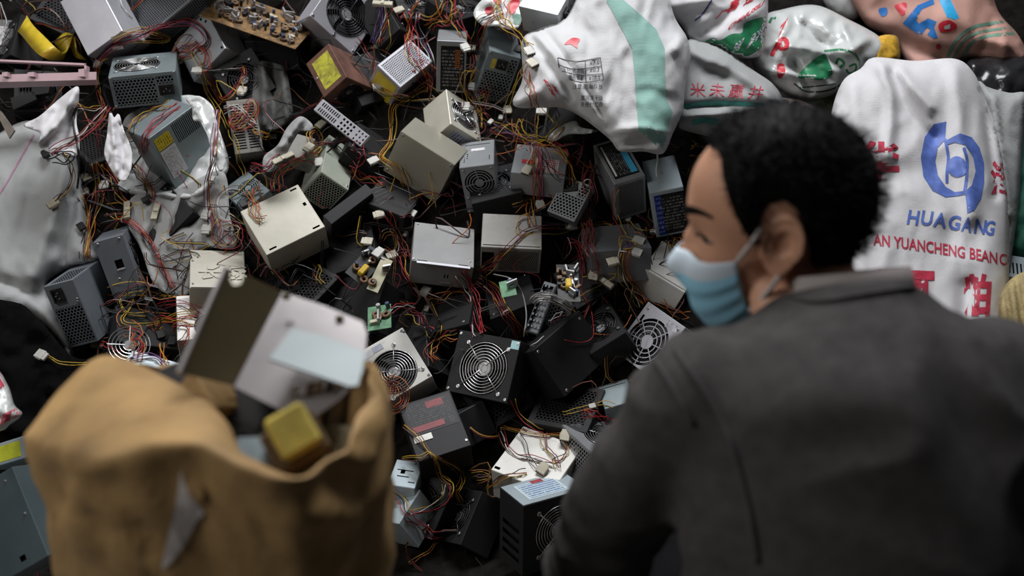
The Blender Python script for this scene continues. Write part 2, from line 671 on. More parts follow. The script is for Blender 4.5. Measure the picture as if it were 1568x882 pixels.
def fan_parts(root, c, u, v, n, ft, w, h, body):
    cx, cy, r = (ft[1] - .5) * w, (.5 - ft[2]) * h, ft[3]
    style = ft[4] if len(ft) > 4 else 'chrome'
    o = c + u * cx + v * cy
    F = Matrix((u, v, n)).transposed().to_4x4()
    F.translation = o
    fb = MB()
    T = F @ Matrix.Translation((0, 0, -.019))
    hubr = r * .32
    fb.lathe([(hubr, 0), (hubr, .012), (hubr * .92, .0135)], T, 20)
    for k in range(7):
        a0 = 2 * math.pi * k / 7
        vs = []
        for i in range(5):
            q = hubr * .95 + (r * .96 - hubr) * i / 4
            for da, dz in((0, .001), (.62, .0105)):
                a = a0 + da + .35 * i / 4
                vs.append(T @ Vector((q * math.cos(a), q * math.sin(a), dz)))
        fb.add(vs, [[2 * i, 2 * i + 2, 2 * i + 3, 2 * i + 1] for i in range(4)])
    fan = fb.obj('fan', M_fan, root)
    if style in('chrome', 'black', 'chromex'):
        sb = MB()
        sb.lathe([(hubr * .8, .0136), (hubr * .8, .0139)], T, 20)
        sb.obj('hub_sticker', M_hub, fan)
        g = MB()
        wm = M_wire_black if style == 'black' else M_wire_chrome
        nr = 8 if r > .045 else 6
        for i in range(nr):
            R = r * (.18 + .78 * i / (nr - 1))
            g.torus(F @ Matrix.Translation((0, 0, .0018)), R, .00085, 40, 5)
        for k in range(4):
            a = math.pi / 4 + k * math.pi / 2 + (ft[5] if len(ft) > 5 else 0)
            p = [F @ Vector((q * math.cos(a), q * math.sin(a), .003)) for q in (r * .15, r * 1.13)]
            g.tube(p, .0011, 5)
            g.torus(F @ Matrix.Translation((r * 1.2 * math.cos(a), r * 1.2 * math.sin(a), .0015)), .0042, .0009, 12, 4)
        gr = g.obj('fan_grill', wm, root, smooth=True)
        for k in range(4):
            a = math.pi / 4 + k * math.pi / 2 + (ft[5] if len(ft) > 5 else 0)
            place('screw', screw_mesh(), gr, F @ Matrix.Translation((r * 1.2 * math.cos(a), r * 1.2 * math.sin(a), .001)))
    else:   # stamped grill cut out of the sheet
        g = MB()
        nr = 4

        def ann(r0, r1, z=.0):
            vs = []
            m = 44
            for zz in(z, z - .0012):
                for q in(r0, r1):
                    for i in range(m):
                        a = 2 * math.pi * i / m
                        vs.append(F @ Vector((q * math.cos(a), q * math.sin(a), zz)))
            fs = []
            for i in range(m):
                j = (i + 1) % m
                fs += [[i, m + i, m + j, j], [2 * m + i, 2 * m + j, 3 * m + j, 3 * m + i], [m + i, 3 * m + i, 3 * m + j, m + j], [i, j, 2 * m + j, 2 * m + i]]
            g.add(vs, fs)
        ann(0.0001, r * .30)
        for i in range(3):
            q = r * (.48 + .19 * i)
            ann(q - .0011, q + .0011)
        nsp = 8 if style == 'stamp8' else 4
        for k in range(nsp):
            a = 2 * math.pi * k / nsp + .15
            Mx = F @ Matrix.Rotation(a, 4, 'Z')
            g.box((r * .64, 0, -.0006), (r * .37, .0011, .0006), Mx)
        g.obj('stamped_grill', body, root)


def hex_sheet(c, u, v, n, rect, pitch, fill=.82):
    x0, y1, x1, y0 = rect
    g = MB()
    R = pitch / math.sqrt(3)
    dy = 1.5 * R
    nyy = int((y1 - y0) / dy) + 1
    for j in range(nyy + 1):
        y = y0 + j * dy
        off = pitch / 2 if j % 2 else 0
        for i in range(int((x1 - x0) / pitch) + 2):
            x = x0 + i * pitch + off
            if not (x0 - pitch * .2 < x < x1 + pitch * .2 and y0 - R * .3 < y < y1 + R * .3):
                continue
            vs = []
            for q in(R, R * fill):
                for k in range(6):
                    a = math.pi / 6 + k * math.pi / 3
                    px = min(max(x + q * math.cos(a), x0), x1)
                    py = min(max(y + q * math.sin(a), y0), y1)
                    vs.append(c + u * px + v * py - n * .0003)
            g.add(vs, [[k, (k + 1) % 6, 6 + (k + 1) % 6, 6 + k] for k in range(6)])
    return g


def add_feats(root, dim, body, feats):
    for f, fl_ in feats.items():
        c, u, v, n, w, h = frame(f, dim)

        def uvp(fx, fy, z=0.):
            return c + u * ((fx - .5) * w) + v * ((.5 - fy) * h) + n * z
        lz = .0002
        for ft in fl_:
            k = ft[0]
            if k == 'fan':
                fan_parts(root, c, u, v, n, ft, w, h, body)
            elif k == 'mesh':
                rect = ((ft[1] - .5) * w, (.5 - ft[2]) * h, (ft[3] - .5) * w, (.5 - ft[4]) * h)
                g = hex_sheet(c, u, v, n, rect, ft[5] if len(ft) > 5 else .0062, ft[6] if len(ft) > 6 else .80)
                g.obj('vent_mesh', body, root)
            elif k == 'slots':
                # slats left standing between long vent slots
                nsl, horiz = ft[5], ft[6]
                for i in range(nsl + 1):
                    t = i / nsl
                    g = MB()
                    if horiz:
                        yy = ft[2] + (ft[4] - ft[2]) * t
                        p = uvp((ft[1] + ft[3]) / 2, yy, -.0005)
                        hx, hy = (ft[3] - ft[1]) * w / 2, abs(ft[4] - ft[2]) * h / nsl * .24
                    else:
                        xx = ft[1] + (ft[3] - ft[1]) * t
                        p = uvp(xx, (ft[2] + ft[4]) / 2, -.0005)
                        hx, hy = (ft[3] - ft[1]) * w / nsl * .24, abs(ft[4] - ft[2]) * h / 2
                    F = Matrix((u, v, n)).transposed().to_4x4()
                    F.translation = p
                    g.box((0, 0, 0), (hx, hy, .0006), F)
                    g.obj('slat', body, root)
            elif k == 'inlet':
                F = Matrix((u, v, n)).transposed().to_4x4()
                F.translation = uvp(ft[1], ft[2], 0)
                if len(ft) > 5 and ft[5]:
                    F = F @ Matrix.Rotation(ft[5], 4, 'Z')
                g = MB()
                hw, hh = ft[3] / 2, ft[4] / 2
                g.box((0, 0, .001), (hw, hh, .0014), F, 0, .0006)
                for sx, sy, ax, ay in((0, 1, 1, 0), (0, -1, 1, 0), (1, 0, 0, 1), (-1, 0, 0, 1)):
                    g.box((sx * hw * .82, sy * hh * .82, .0035), (hw * (.9 if ax else .14), hh * (.9 if ay else .14), .0022), F)
                inl = g.obj('power_inlet', M_inlet, root)
                for sx in(-.4, 0, .4):
                    g = MB()
                    g.box((sx * hw, (.25 if sx == 0 else -.2) * hh, .004), (.0007, .002, .003), F)
                    g.obj('pin', M_screw, inl)
            elif k == 'switch':
                F = Matrix((u, v, n)).transposed().to_4x4()
                F.translation = uvp(ft[1], ft[2], 0)
                g = MB()
                g.box((0, 0, .001), (.008, .011, .0014), F, 0, .0005)
                g.box((0, .002, .003), (.005, .006, .0016), F, 1, .0008)
                g.obj('switch', [M_inlet, ft[3] if len(ft) > 3 else M_inlet], root)
            elif k == 'label':
                lz += .0004
                vs = [uvp(ft[1], ft[4], lz), uvp(ft[3], ft[4], lz), uvp(ft[3], ft[2], lz), uvp(ft[1], ft[2], lz)]
                rot = ft[6] if len(ft) > 6 else 0
                uv = [(0, 0), (1, 0), (1, 1), (0, 1)]
                uv = uv[rot:] + uv[:rot]
                mesh_obj('label', vs, [[0, 1, 2, 3]], ft[5], root, uvs=uv)
            elif k == 'screw':
                F = Matrix((u, v, n)).transposed().to_4x4()
                F.translation = uvp(ft[1], ft[2], 0)
                place('screw', screw_mesh(), root, F)
            elif k == 'flange':
                # thin turned edge with slots
                F = Matrix((u, v, n)).transposed().to_4x4()
                F.translation = uvp((ft[1] + ft[3]) / 2, (ft[2] + ft[4]) / 2, .0012)
                g = MB()
                g.box((0, 0, 0), (abs(ft[3] - ft[1]) * w / 2, abs(ft[4] - ft[2]) * h / 2, .001), F, 0, .0004)
                g.obj('flange', body if len(ft) < 6 else ft[5], root)
            elif k == 'text':
                _, s, fx, fy, size, m_, rot, emb = ft
                vs2, fs2 = text_mesh2d(s, .03, 9)
                cr, sr = math.cos(rot), math.sin(rot)
                p0 = c + u * ((fx - .5) * w) + v * ((.5 - fy) * h) + n * (.0007 if not emb else .0004)
                b = MB()
                b.add([p0 + u * ((x * cr - y * sr) * size) + v * ((x * sr + y * cr) * size) for x, y in vs2], fs2)
                ob = b.obj('embossed_lettering' if emb else 'lettering', m_, root)
                if emb:
                    sm = ob.modifiers.new('thick', 'SOLIDIFY')
                    sm.thickness = .0022
                    sm.offset = 1


def psu(key, label, body, feats, name='power_supply', cat='power supply', group='power supplies in the heap', pose=None):
    loc, rot, dim = pose or POSES[key]
    fixed = {}
    for f, fl_ in feats.items():
        w, h = frame(f, dim)[4:]
        lst = []
        for ft in fl_:
            if ft[0] == 'fan':
                lim = min(ft[1] * w, (1 - ft[1]) * w, ft[2] * h, (1 - ft[2]) * h) - .003
                ft = (*ft[:3], min(ft[3], lim), *ft[4:])
            lst.append(ft)
        fixed[f] = lst
    feats = fixed
    root = empty(name, loc, rot)
    tag(root, label, cat, group)
    casing(dim, body, feats, root)
    add_feats(root, dim, body, feats)
    M = Matrix.Translation(loc) @ Euler(rot).to_matrix().to_4x4()
    vs, fs = chbox(Vector(dim) / 2)
    solid([M @ v for v in vs], fs)
    return root


# sticker prints
PR_black = print_mat('black_sticker_print', (.012, .012, .013), (.22, .22, .22), 13, 18, .5)
PR_blackor = print_mat('black_sticker_orange_band', (.012, .012, .013), (.30, .30, .29), 16, 22, .55, band=None)
PR_orange = print_mat('orange_print_on_black', (.012, .012, .013), (.42, .13, .03), 9, 3, .62, .02)
PR_white = print_mat('white_sticker_print', (.62, .62, .62), (.22, .22, .26), 14, 20, .5)
PR_yellow = print_mat('yellow_warning_print', (.62, .48, .03), (.10, .08, .02), 7, 12, .5)
PR_yellowplain = mat('yellow_sticker', (.60, .47, .05), .5, 0, .2, 40)
PR_lilac = print_mat('pale_sticker_blue_print', (.50, .51, .53), (.16, .17, .34), 8, 14, .55)
PR_paleblue = print_mat('pale_blue_print', (.55, .64, .68), (.13, .22, .40), 8, 18, .58)
PR_blue = print_mat('blue_sticker_print', (.012, .035, .26), (.25, .30, .5), 8, 5, .5)
PR_cyan = mat('cyan_sticker', (.06, .38, .62), .4, 0, .1)
PR_red = mat('red_sticker', (.38, .02, .025), .5, 0, .2, 60)
PR_redwhite = print_mat('red_white_sticker', (.55, .50, .50), (.45, .05, .06), 6, 10, .5)
M_rustlabel = mat('flaking_yellow_label', (.60, .58, .05), .6, 0, .18, 60, .3, 90, .62, (.11, .05, .03), 38.)
M_tealtape = mat('teal_tape', (.40, .68, .70), .5, 0, .1)
M_orangebrown = mat('ink_black', (.03, .03, .03), .6, 0, .1)

FS = [('screw', .04, .05), ('screw', .96, .05), ('screw', .96, .95), ('screw', .04, .95)]


def notches(*pts, w=.09, h=.018):
    return [('notch', x - w / 2, y - h / 2, x + w / 2, y + h / 2) for x, y in pts]


psu('fanmesh', 'grey power supply with round fan on top and black honeycomb front, beside pink plastic strip', M_teal, {
    '+z': [('fan', .40, .52, .056, 'chrome')] ,
    '-y': [('mesh', .05, .12, .66, .93, .0085, .72), ('mesh', .68, .12, .94, .36, .0085, .72), ('inlet', .81, .56, .036, .026), ('screw', .03, .06), ('screw', .97, .06), ('screw', .03, .94)]})
psu('plate', 'flat pale grey steel panel propped above the yellow ribbon at top left', M_lilac, {'+z': []}, group=None)
psu('meshcase', 'dark perforated steel case behind the arching red wires at top left', M_galv_d, {
    '+z': [('mesh', .02, .04, .98, .96, .0075, .72)], '-y': [('mesh', .03, .12, .97, .88, .0075, .72)]}, name='perforated_case', cat='case', group=None)
psu('teal', 'blue grey power supply lying under the end of the rusty circuit board', M_galv, {
    '+z': notches((.80, .08), (.88, .2), (.93, .92), w=.05, h=.05)})
psu('topfan', 'pale power supply with big round fan grill cut by the top edge', M_lilac, {
    '+z': [('fan', .52, .50, .060, 'black', .78)] + FS})
psu('rust', 'rusty brown power supply with flaking yellow label', M_rust, {
    '+z': [('label', .18, .12, .86, .88, M_rustlabel)] + [('screw', .1, .5)],
    '-y': [('fan', .5, .5, .034, 'black')], '+x': []})
psu('bracket', 'long silver bracket with slots and socket holes above the greenish white supply', M_lilac, {
    '+z': [('slots', .05, .12, .42, .42, 9, False), ('slots', .05, .56, .42, .88, 9, False)] +
    [('notch', .50 + .07 * i - .018, .2 + .32 * j - .09, .50 + .07 * i + .018, .2 + .32 * j + .09) for i in range(4) for j in range(3)] +
    [('notch', .82 + .07 * i - .012, .2 + .32 * j - .08, .82 + .07 * i + .012, .2 + .32 * j + .08) for i in range(3) for j in range(3)]},
    name='slotted_bracket', cat='bracket', group=None)
psu('meshdiag', 'power supply with bright fine mesh face turned diagonally under red wires', M_lilac, {
    '+z': [('mesh', .05, .08, .95, .92, .0058, .70)], '-x': [('label', .1, .1, .9, .9, PR_yellowplain)]})
psu('blacklabel', 'upright silver power supply with a black specification label, below the top wires', M_galv, {
    '+z': [('label', .14, .10, .94, .96, PR_black, 0), ('label', .62, .16, .80, .52, PR_orange, 0)], '+y': []})
psu('hexinlet', 'grey power supply with coarse hexagon mesh and yellow edged power socket, beside white sack', M_teal, {
    '+z': [('mesh', .06, .40, .94, .97, .0088, .70), ('mesh', .72, .08, .94, .38, .0088, .70), ('inlet', .50, .22, .028, .026),
           ('label', .17, .14, .31, .34, PR_yellowplain), ('screw', .05, .04)]})
psu('creamlabel', 'cream sided power supply with fan grill above the shiny creased one', M_cream, {
    '+z': [], '-y': [('label', .12, .18, .9, .86, PR_lilac)], '+x': [('fan', .5, .5, .042, 'chrome')], '-x': [('slots', .1, .1, .9, .9, 9, False)]})
psu('shiny', 'shiny cream power supply lid reflecting light in the middle of the heap', mat('shiny_cream_steel', (.48, .46, .38), .30, .55, .10, 9, .05, 30, .22, (.2, .15, .08), 12.), {
    '+z': [('screw', .06, .06), ('screw', .95, .06), ('screw', .95, .94), ('screw', .06, .93)]})
psu('silverfan', 'upright silver power supply with stamped fan grill and yellow warning sticker', M_galv, {
    '+z': [('label', .32, .30, .72, .40, mat('white_barcode', (.8, .8, .8), .4, 0, .4, 400)), ('flange', .12, .14, .88, .15), ('flange', .12, .15, .14, .82)] +
    [('notch', .20, .48, .24, .52), ('notch', .20, .56, .24, .60), ('notch', .20, .64, .24, .68), ('notch', .85, .62, .87, .8), ('notch', .13, .66, .15, .82)],
    '-y': [('fan', .5, .36, .036, 'stamp4')] + [('inlet', .40, .82, .022, .026), ('label', .58, .70, .74, .95, PR_yellow, 1),
           ('screw', .1, .08), ('screw', .9, .08), ('screw', .1, .66), ('screw', .9, .66), ('screw', .08, .95), ('screw', .93, .95)]})
psu('greenmesh', 'greenish white power supply with black plug on its lid and dark mesh end', M_creamg, {
    '+z': [('screw', .9, .1), ('screw', .92, .93)],
    '-y': [('mesh', .05, .06, .95, .94, .0075, .76)]})
psu('bigcream', 'large cream power supply lid with four black slots, left of the mesh ended supply', M_cream, {
    '+z': notches((.89, .06), w=.11, h=.035) + notches((.92, .42), w=.05, h=.07) + notches((.88, .93), (.14, .93), w=.12, h=.035), '-y': []})
psu('tealfan', 'teal power supply with curved fan slots half hidden by connectors', M_teal, {
    '+z': [('fan', .62, .48, .034, 'stamp4')]})
psu('bluevent', 'blue grey power supply with black vent slots and yellow label wrapped in white plastic', M_teal, {
    '+z': [('slots', .45, .04, .96, .38, 14, False), ('label', .06, .08, .38, .30, PR_yellow, 1), ('label', .06, .32, .38, .84, PR_white, 1)]})
psu('slotted', 'dim grey power supply with two columns of slots behind tangled red wires', M_dusty, {
    '+z': [('slots', .08, .08, .46, .93, 17, True), ('slots', .56, .08, .94, .93, 17, True)]})
psu('leftmesh', 'grey power supply with mesh and socket resting on the grey sack, left of all', M_greyp, {
    '-y': [('mesh', .06, .38, .94, .96, .0080, .76), ('inlet', .36, .18, .034, .026, 1.57), ('screw', .88, .34), ('screw', .9, .3)], '+z': [('mesh', .2, .3, .9, .95, .006, .78)], '+x': []})
psu('leftgrey', 'tall plain grey power supply with small square window leaning beside the mesh one', M_greyp, {
    '-y': [('notch', .44, .36, .70, .52), ('flange', .44, .50, .70, .53, M_lilac), ('screw', .12, .05), ('screw', .84, .05), ('screw', .40, .66)], '+x': [('fan', .5, .4, .036, 'black')]})
psu('embossed', 'cream power supply lid with embossed characters behind the metal bracket', M_cream, {
    '+z': [('text', '长城', .14, .74, .055, M_cream, 0, True), ('screw', .04, .3), ('screw', .05, .9), ('flange', .02, .985, .98, .995)]})
psu('plainsilver', 'plain silver power supply with slotted lower flange in the centre of the heap', steel('scuffed_grey_steel', (.25, .25, .25), rough=.6, metal=.25), {
    '+z': [('screw', .03, .95), ('screw', .93, .86), ('screw', .05, .05), ('flange', .08, 1.0, .94, 1.055, M_lilac)] + notches((.17, .975), (.83, .975), w=.16, h=.022),
    '-y': [('notch', .55, .45, .57, .62), ('notch', .60, .45, .62, .62), ('flange', .5, .8, .68, .86)]})
casing_dark = M_darkp
psu('dustymesh', 'dusty stained power supply with fine mesh front, right of the plain silver one', M_dusty, {
    '+z': [('screw', .6, .2), ('flange', .03, .92, .97, .94)], '-y': [('mesh', .30, .12, .96, .92, .0052, .70), ('notch', .02, .2, .22, .9)]})
psu('sticker', 'grey power supply with red and white sticker under the wire junction', M_galv, {
    '+z': [('label', .16, .52, .72, .66, PR_red), ('label', .42, .44, .86, .90, PR_redwhite), ('screw', .08, .1), ('screw', .2, .2), ('screw', .9, .3), ('screw', .55, .1)]})
psu('bluestripe', 'grey power supply with black label and cyan stripe below the white sack', M_galv, {
    '+z': [('label', .10, .06, .90, .90, PR_black, 1), ('label', .66, .10, .86, .86, PR_cyan), ('label', .12, .08, .24, .88, print_mat('white_title_print', (.012, .012, .013), (.7, .7, .7), 1, 8, .62, .04), 1)],
    '-y': [('slots', .12, .08, .92, .92, 22, False)]})
psu('bluelabel', 'pale blue power supply with blue and black label beside the forehead', M_paleblue, {
    '+z': [('label', .78, .04, .93, .12, PR_lilac), ('screw', .5, .5)],
    '-y': [('label', .10, .08, 1.0, .95, PR_black), ('label', .10, .08, .30, .95, PR_blue)]})
psu('whiteemb', 'white power supply lid with embossed lettering touching the blue mask', M_white, {
    '+z': [*[('flange', .30 + .11 * i, .34 + .12 * j, .38 + .11 * i, .42 + .12 * j) for i in range(4) for j in range(2)], ('flange', .02, .93, .98, .945, M_lilac), ('flange', .05, .05, .4, .06, M_lilac)]})
psu('stampfan', 'pale grey power supply with stamped round fan grill beside the shoulder', M_lilac, {
    '+z': [('fan', .50, .56, .057, 'stamp8')] + [('screw', .10, .10), ('notch', .08, .22, .13, .34), ('screw', .9, .1), ('screw', .1, .93), ('label', .62, .05, .9, .18, mat('faded_stamp', (.40, .40, .44), .6, 0, .5, 90))]})
psu('blackfan', 'black power supply with chrome ring fan grill and teal tape on its corner', M_blackp, {
    '+z': [('fan', .52, .53, .060, 'chrome', .0), ('label', .86, .02, .99, .15, M_tealtape)] + FS})
psu('whitefan', 'cream white power supply with chrome ring fan grill beside the paper bag', M_white, {
    '+z': [('fan', .50, .60, .060, 'chrome', .3), ('label', .22, .05, .36, .18, PR_white), ('label', .36, .05, .56, .16, PR_lilac)] + FS})
psu('blackplain', 'plain black power supply crossed by a thin red wire', M_blackp, {
    '+z': [('screw', .06, .08), ('screw', .92, .12), ('screw', .94, .93), ('screw', .08, .93)]})
psu('redlabel', 'black power supply with dark red printed label, below the white ringed fan', M_darkp, {
    '+z': [('label', .04, .04, .96, .58, print_mat('faint_red_black_label', (.020, .020, .022), (.06, .06, .06), 14, 22, .5)), ('label', .48, .08, .80, .20, mat('dark_red_print', (.20, .012, .02), .5, 0, .5, 160)),
           ('label', .10, .44, .70, .54, mat('dark_red_bar', (.22, .02, .03), .5, 0, .2, 60)), ('label', .06, .60, .40, .70, M_white), ('screw', .95, .9)]})
psu('whitewires', 'white power supply lid with cables lying across it, behind the pale labelled one', M_white, {
    '+z': notches((.06, .07), (.07, .93), w=.09, h=.05) + [('screw', .9, .1), ('screw', .5, .3)]})
psu('frontlabel', 'dark power supply with pale blue printed lid standing nearest the elbow', M_darkp, {
    '+z': [('label', .01, .015, .99, .985, M_paleblue), ('label', .16, .14, .78, .84, PR_paleblue), ('label', .42, .10, .60, .24, mat('red_print', (.35, .06, .07), .5, 0, .4, 200))],
    '-y': [('fan', .56, .48, .058, 'chrome')], '-x': [('slots', .15, .35, .85, .9, 4, True)]})
psu('fanright', 'grey power supply with ring fan grill half hidden by the elbow', M_galv, {
    '+z': [('fan', .55, .47, .055, 'chrome')] + [('label', .68, .86, .80, .97, PR_yellowplain)], '-x': [('mesh', .05, .08, .95, .92, .0085, .74)]})
psu('palebluea', 'pale blue steel chassis end with cut slots, right of the paper bag', M_paleblue, {
    '+z': [('notch', .15, .36, .75, .40), ('notch', .30, .40, .46, .52), ('notch', .22, .60, .66, .64), ('notch', .68, .06, .92, .10), ('notch', .68, .78, .92, .82)]}, name='steel_chassis', cat='chassis', group=None)
psu('paleblueb', 'pale blue power supply with wires curving over it, lowest beside the paper bag', M_paleblue, {
    '+z': notches((.28, .9), (.66, .92), w=.10, h=.09)})
psu('ontop', 'grey power supply lying on top of the green striped white sack', M_galv, {
    '+z': [('text', 'IN', .55, .30, .018, M_orangebrown, 3.0, False)], '-y': [('notch', .28, .86, .44, .92), ('notch', .66, .86, .80, .92), ('screw', .3, .5), ('screw', .78, .5)],
    '+x': [('inlet', .34, .36, .022, .026), ('label', .16, .44, .28, .95, PR_yellowplain), ('fan', .74, .40, .027, 'stamp4')]})
psu('foreleft', 'large blurred blue grey power supply at the lower left edge', steel('shaded_teal_steel', (.13, .175, .19), dirt=.25), {  # blue-grey steel darkened in colour to stand in for dim light here
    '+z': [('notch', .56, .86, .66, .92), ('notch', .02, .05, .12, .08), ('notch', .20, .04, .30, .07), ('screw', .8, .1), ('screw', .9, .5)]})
psu('foreyellow', 'small pale box with yellow green label left of the paper bag', M_paleblue, {
    '+z': [('label', .05, .14, .80, .86, mat('yellow_green_label', (.55, .58, .03), .5, 0, .25, 50))]}, name='labelled_box', cat='box', group=None)
psu('whitebit', 'white power supply face with fan corner behind the upright metal bracket', M_white, {
    '+z': [('fan', .62, .72, .040, 'black'), ('label', .03, .06, .30, .26, PR_white), ('screw', .32, .30), ('screw', .75, .12)]})
psu('greyback', 'dull grey power supply lid behind the bundled orange wires', M_galv_d, {'+z': [('screw', .1, .1), ('screw', .9, .9)]})
psu('greylow', 'small grey casing beside the sleeve under the pale stamped fan supply', M_teal, {'+z': [('flange', .1, .1, .9, .16)]})
psu('darkfan', 'dark power supply with ring grill tucked behind the plain black one', M_darkp, {'+z': [('fan', .5, .5, .043, 'black')]})
psu('greybox', 'small olive grey box under the pale folded cloth', M_dusty, {'+z': []}, name='small_casing', cat='casing', group=None)
psu('slab', 'thin speckled dark steel slab under the mesh ended supply', M_darkp, {'+z': [], '-y': []}, name='steel_slab', cat='slab', group=None)

# half-buried dark casings in the gaps
FILL = [(100, 30), (30, 75), (60, 150), (430, 70), (560, 240), (600, 320), (545, 395), (560, 470), (470, 450), (420, 460), (640, 545), (690, 500),
        (790, 470), (850, 500), (760, 610), (700, 655), (660, 770), (720, 800), (760, 300), (860, 310), (900, 440), (870, 640), (600, 40), (640, 20), (560, 130), (380, 130), (260, 340), (220, 520), (150, 240), (700, 30), (880, 200)]
rf = random.Random(11)
FILL_AT = ['behind the flat grey panel at the top left', 'at the left edge beside the yellow band', 'under the pink strip at the left', 'under the rusty circuit board', 'right of the greenish white supply', 'below the shiny cream lid',
           'right of the large cream supply lid', 'above the green circuit board', 'below the large cream supply front', 'behind the metal bracket top', 'between the two ringed fans', 'above the black chrome fan supply',
           'below the dusty mesh supply', 'behind the plain black supply', 'below the black chrome fan supply', 'right of the dark red labelled supply', 'right of the lower pale blue supply', 'left of the pale labelled lid at the bottom',
           'right of the upright silver supply', 'beneath the broken silver vent', 'beneath the brown wire bundle plugs', 'beneath the small grey casing by the sleeve', 'right of the top fan supply', 'behind the red wires at the top',
           'right of the rusty yellow labelled supply', 'under the black and white crossing wires', 'under the grey seamed cloth', 'under the loose round fan grill', 'left of the torn white flap', 'behind the orange strands at the top', 'under the corner of the striped sack']
for (px, py), where in zip(FILL, FILL_AT):
    z = heap_depth(px, py) + rf.uniform(.075, .11)
    loc = tuple(at(px, py, z))
    rot = (rf.uniform(.2, 1.1), rf.uniform(-.5, .5), rf.uniform(-1.5, 1.5))
    psu('', 'charcoal casing half buried ' + where, rf.choice([M_blackp, M_blackp, M_darkp]), rf.choice([{'+z': [('fan', .5, .5, .045, 'black')]}, {'+z': [('mesh', .1, .1, .9, .9, .009, .74)]}, {'+z': [('screw', .1, .1), ('screw', .9, .9)]}, {'+z': [], '-y': [('slots', .1, .15, .9, .85, 12, False)]}]),
        name='buried_casing', cat='casing', group='buried dark casings', pose=(loc, rot, (rf.uniform(.11, .15), rf.uniform(.11, .14), .08)))
# ------------------------------------------------------------------ sacks, cloths and sheets
def seg_dist(P, A, B):
    """min distance of points P (n,2) to segments A-B (m,2)"""
    P = np.asarray(P, float)
    A = np.asarray(A, float)
    B = np.asarray(B, float)
    d = np.full(len(P), 1e9)
    for a, b in zip(A, B):
        ab = b - a
        t = np.clip(((P - a) @ ab) / max(ab @ ab, 1e-9), 0, 1)
        d = np.minimum(d, np.linalg.norm(P - (a + t[:, None] * ab), axis=1))
    return d


def inside(P, poly):
    P = np.asarray(P, float)
    x, y = P[:, 0], P[:, 1]
    c = np.zeros(len(P), bool)
    n = len(poly)
    for i in range(n):
        x0, y0 = poly[i][:2]
        x1, y1 = poly[(i + 1) % n][:2]
        if y0 == y1:
            continue
        k = ((y0 > y) != (y1 > y)) & (x < (x1 - x0) * (y - y0) / (y1 - y0) + x0)
        c ^= k
    return c


def fill_poly(outline, res):
    """triangulate a closed outline with a jittered interior grid (2D)"""
    ol = np.array([p[:2] for p in outline], float)
    x0, y0 = ol.min(0)
    x1, y1 = ol.max(0)
    gx, gy = np.meshgrid(np.arange(x0, x1, res), np.arange(y0, y1, res * .87))
    gx[1::2] += res / 2
    g = np.stack([gx.ravel(), gy.ravel()], -1)
    g = g[inside(g, ol)]
    if len(g):
        g = g[seg_dist(g, ol, np.roll(ol, -1, 0)) > res * .45]
    pts = [Vector(p) for p in ol] + [Vector(p) for p in g]
    ed = [(i, (i + 1) % len(ol)) for i in range(len(ol))]
    r = geometry.delaunay_2d_cdt(pts, ed, [], 1, 1e-4)
    vs = np.array([(v.x, v.y) for v in r[0]])
    fs = [list(f) for f in r[2]]
    cen = np.array([vs[f].mean(0) for f in fs])
    ok = inside(cen, ol)
    return vs, [f for f, k in zip(fs, ok) if k], ol


BVH = {}


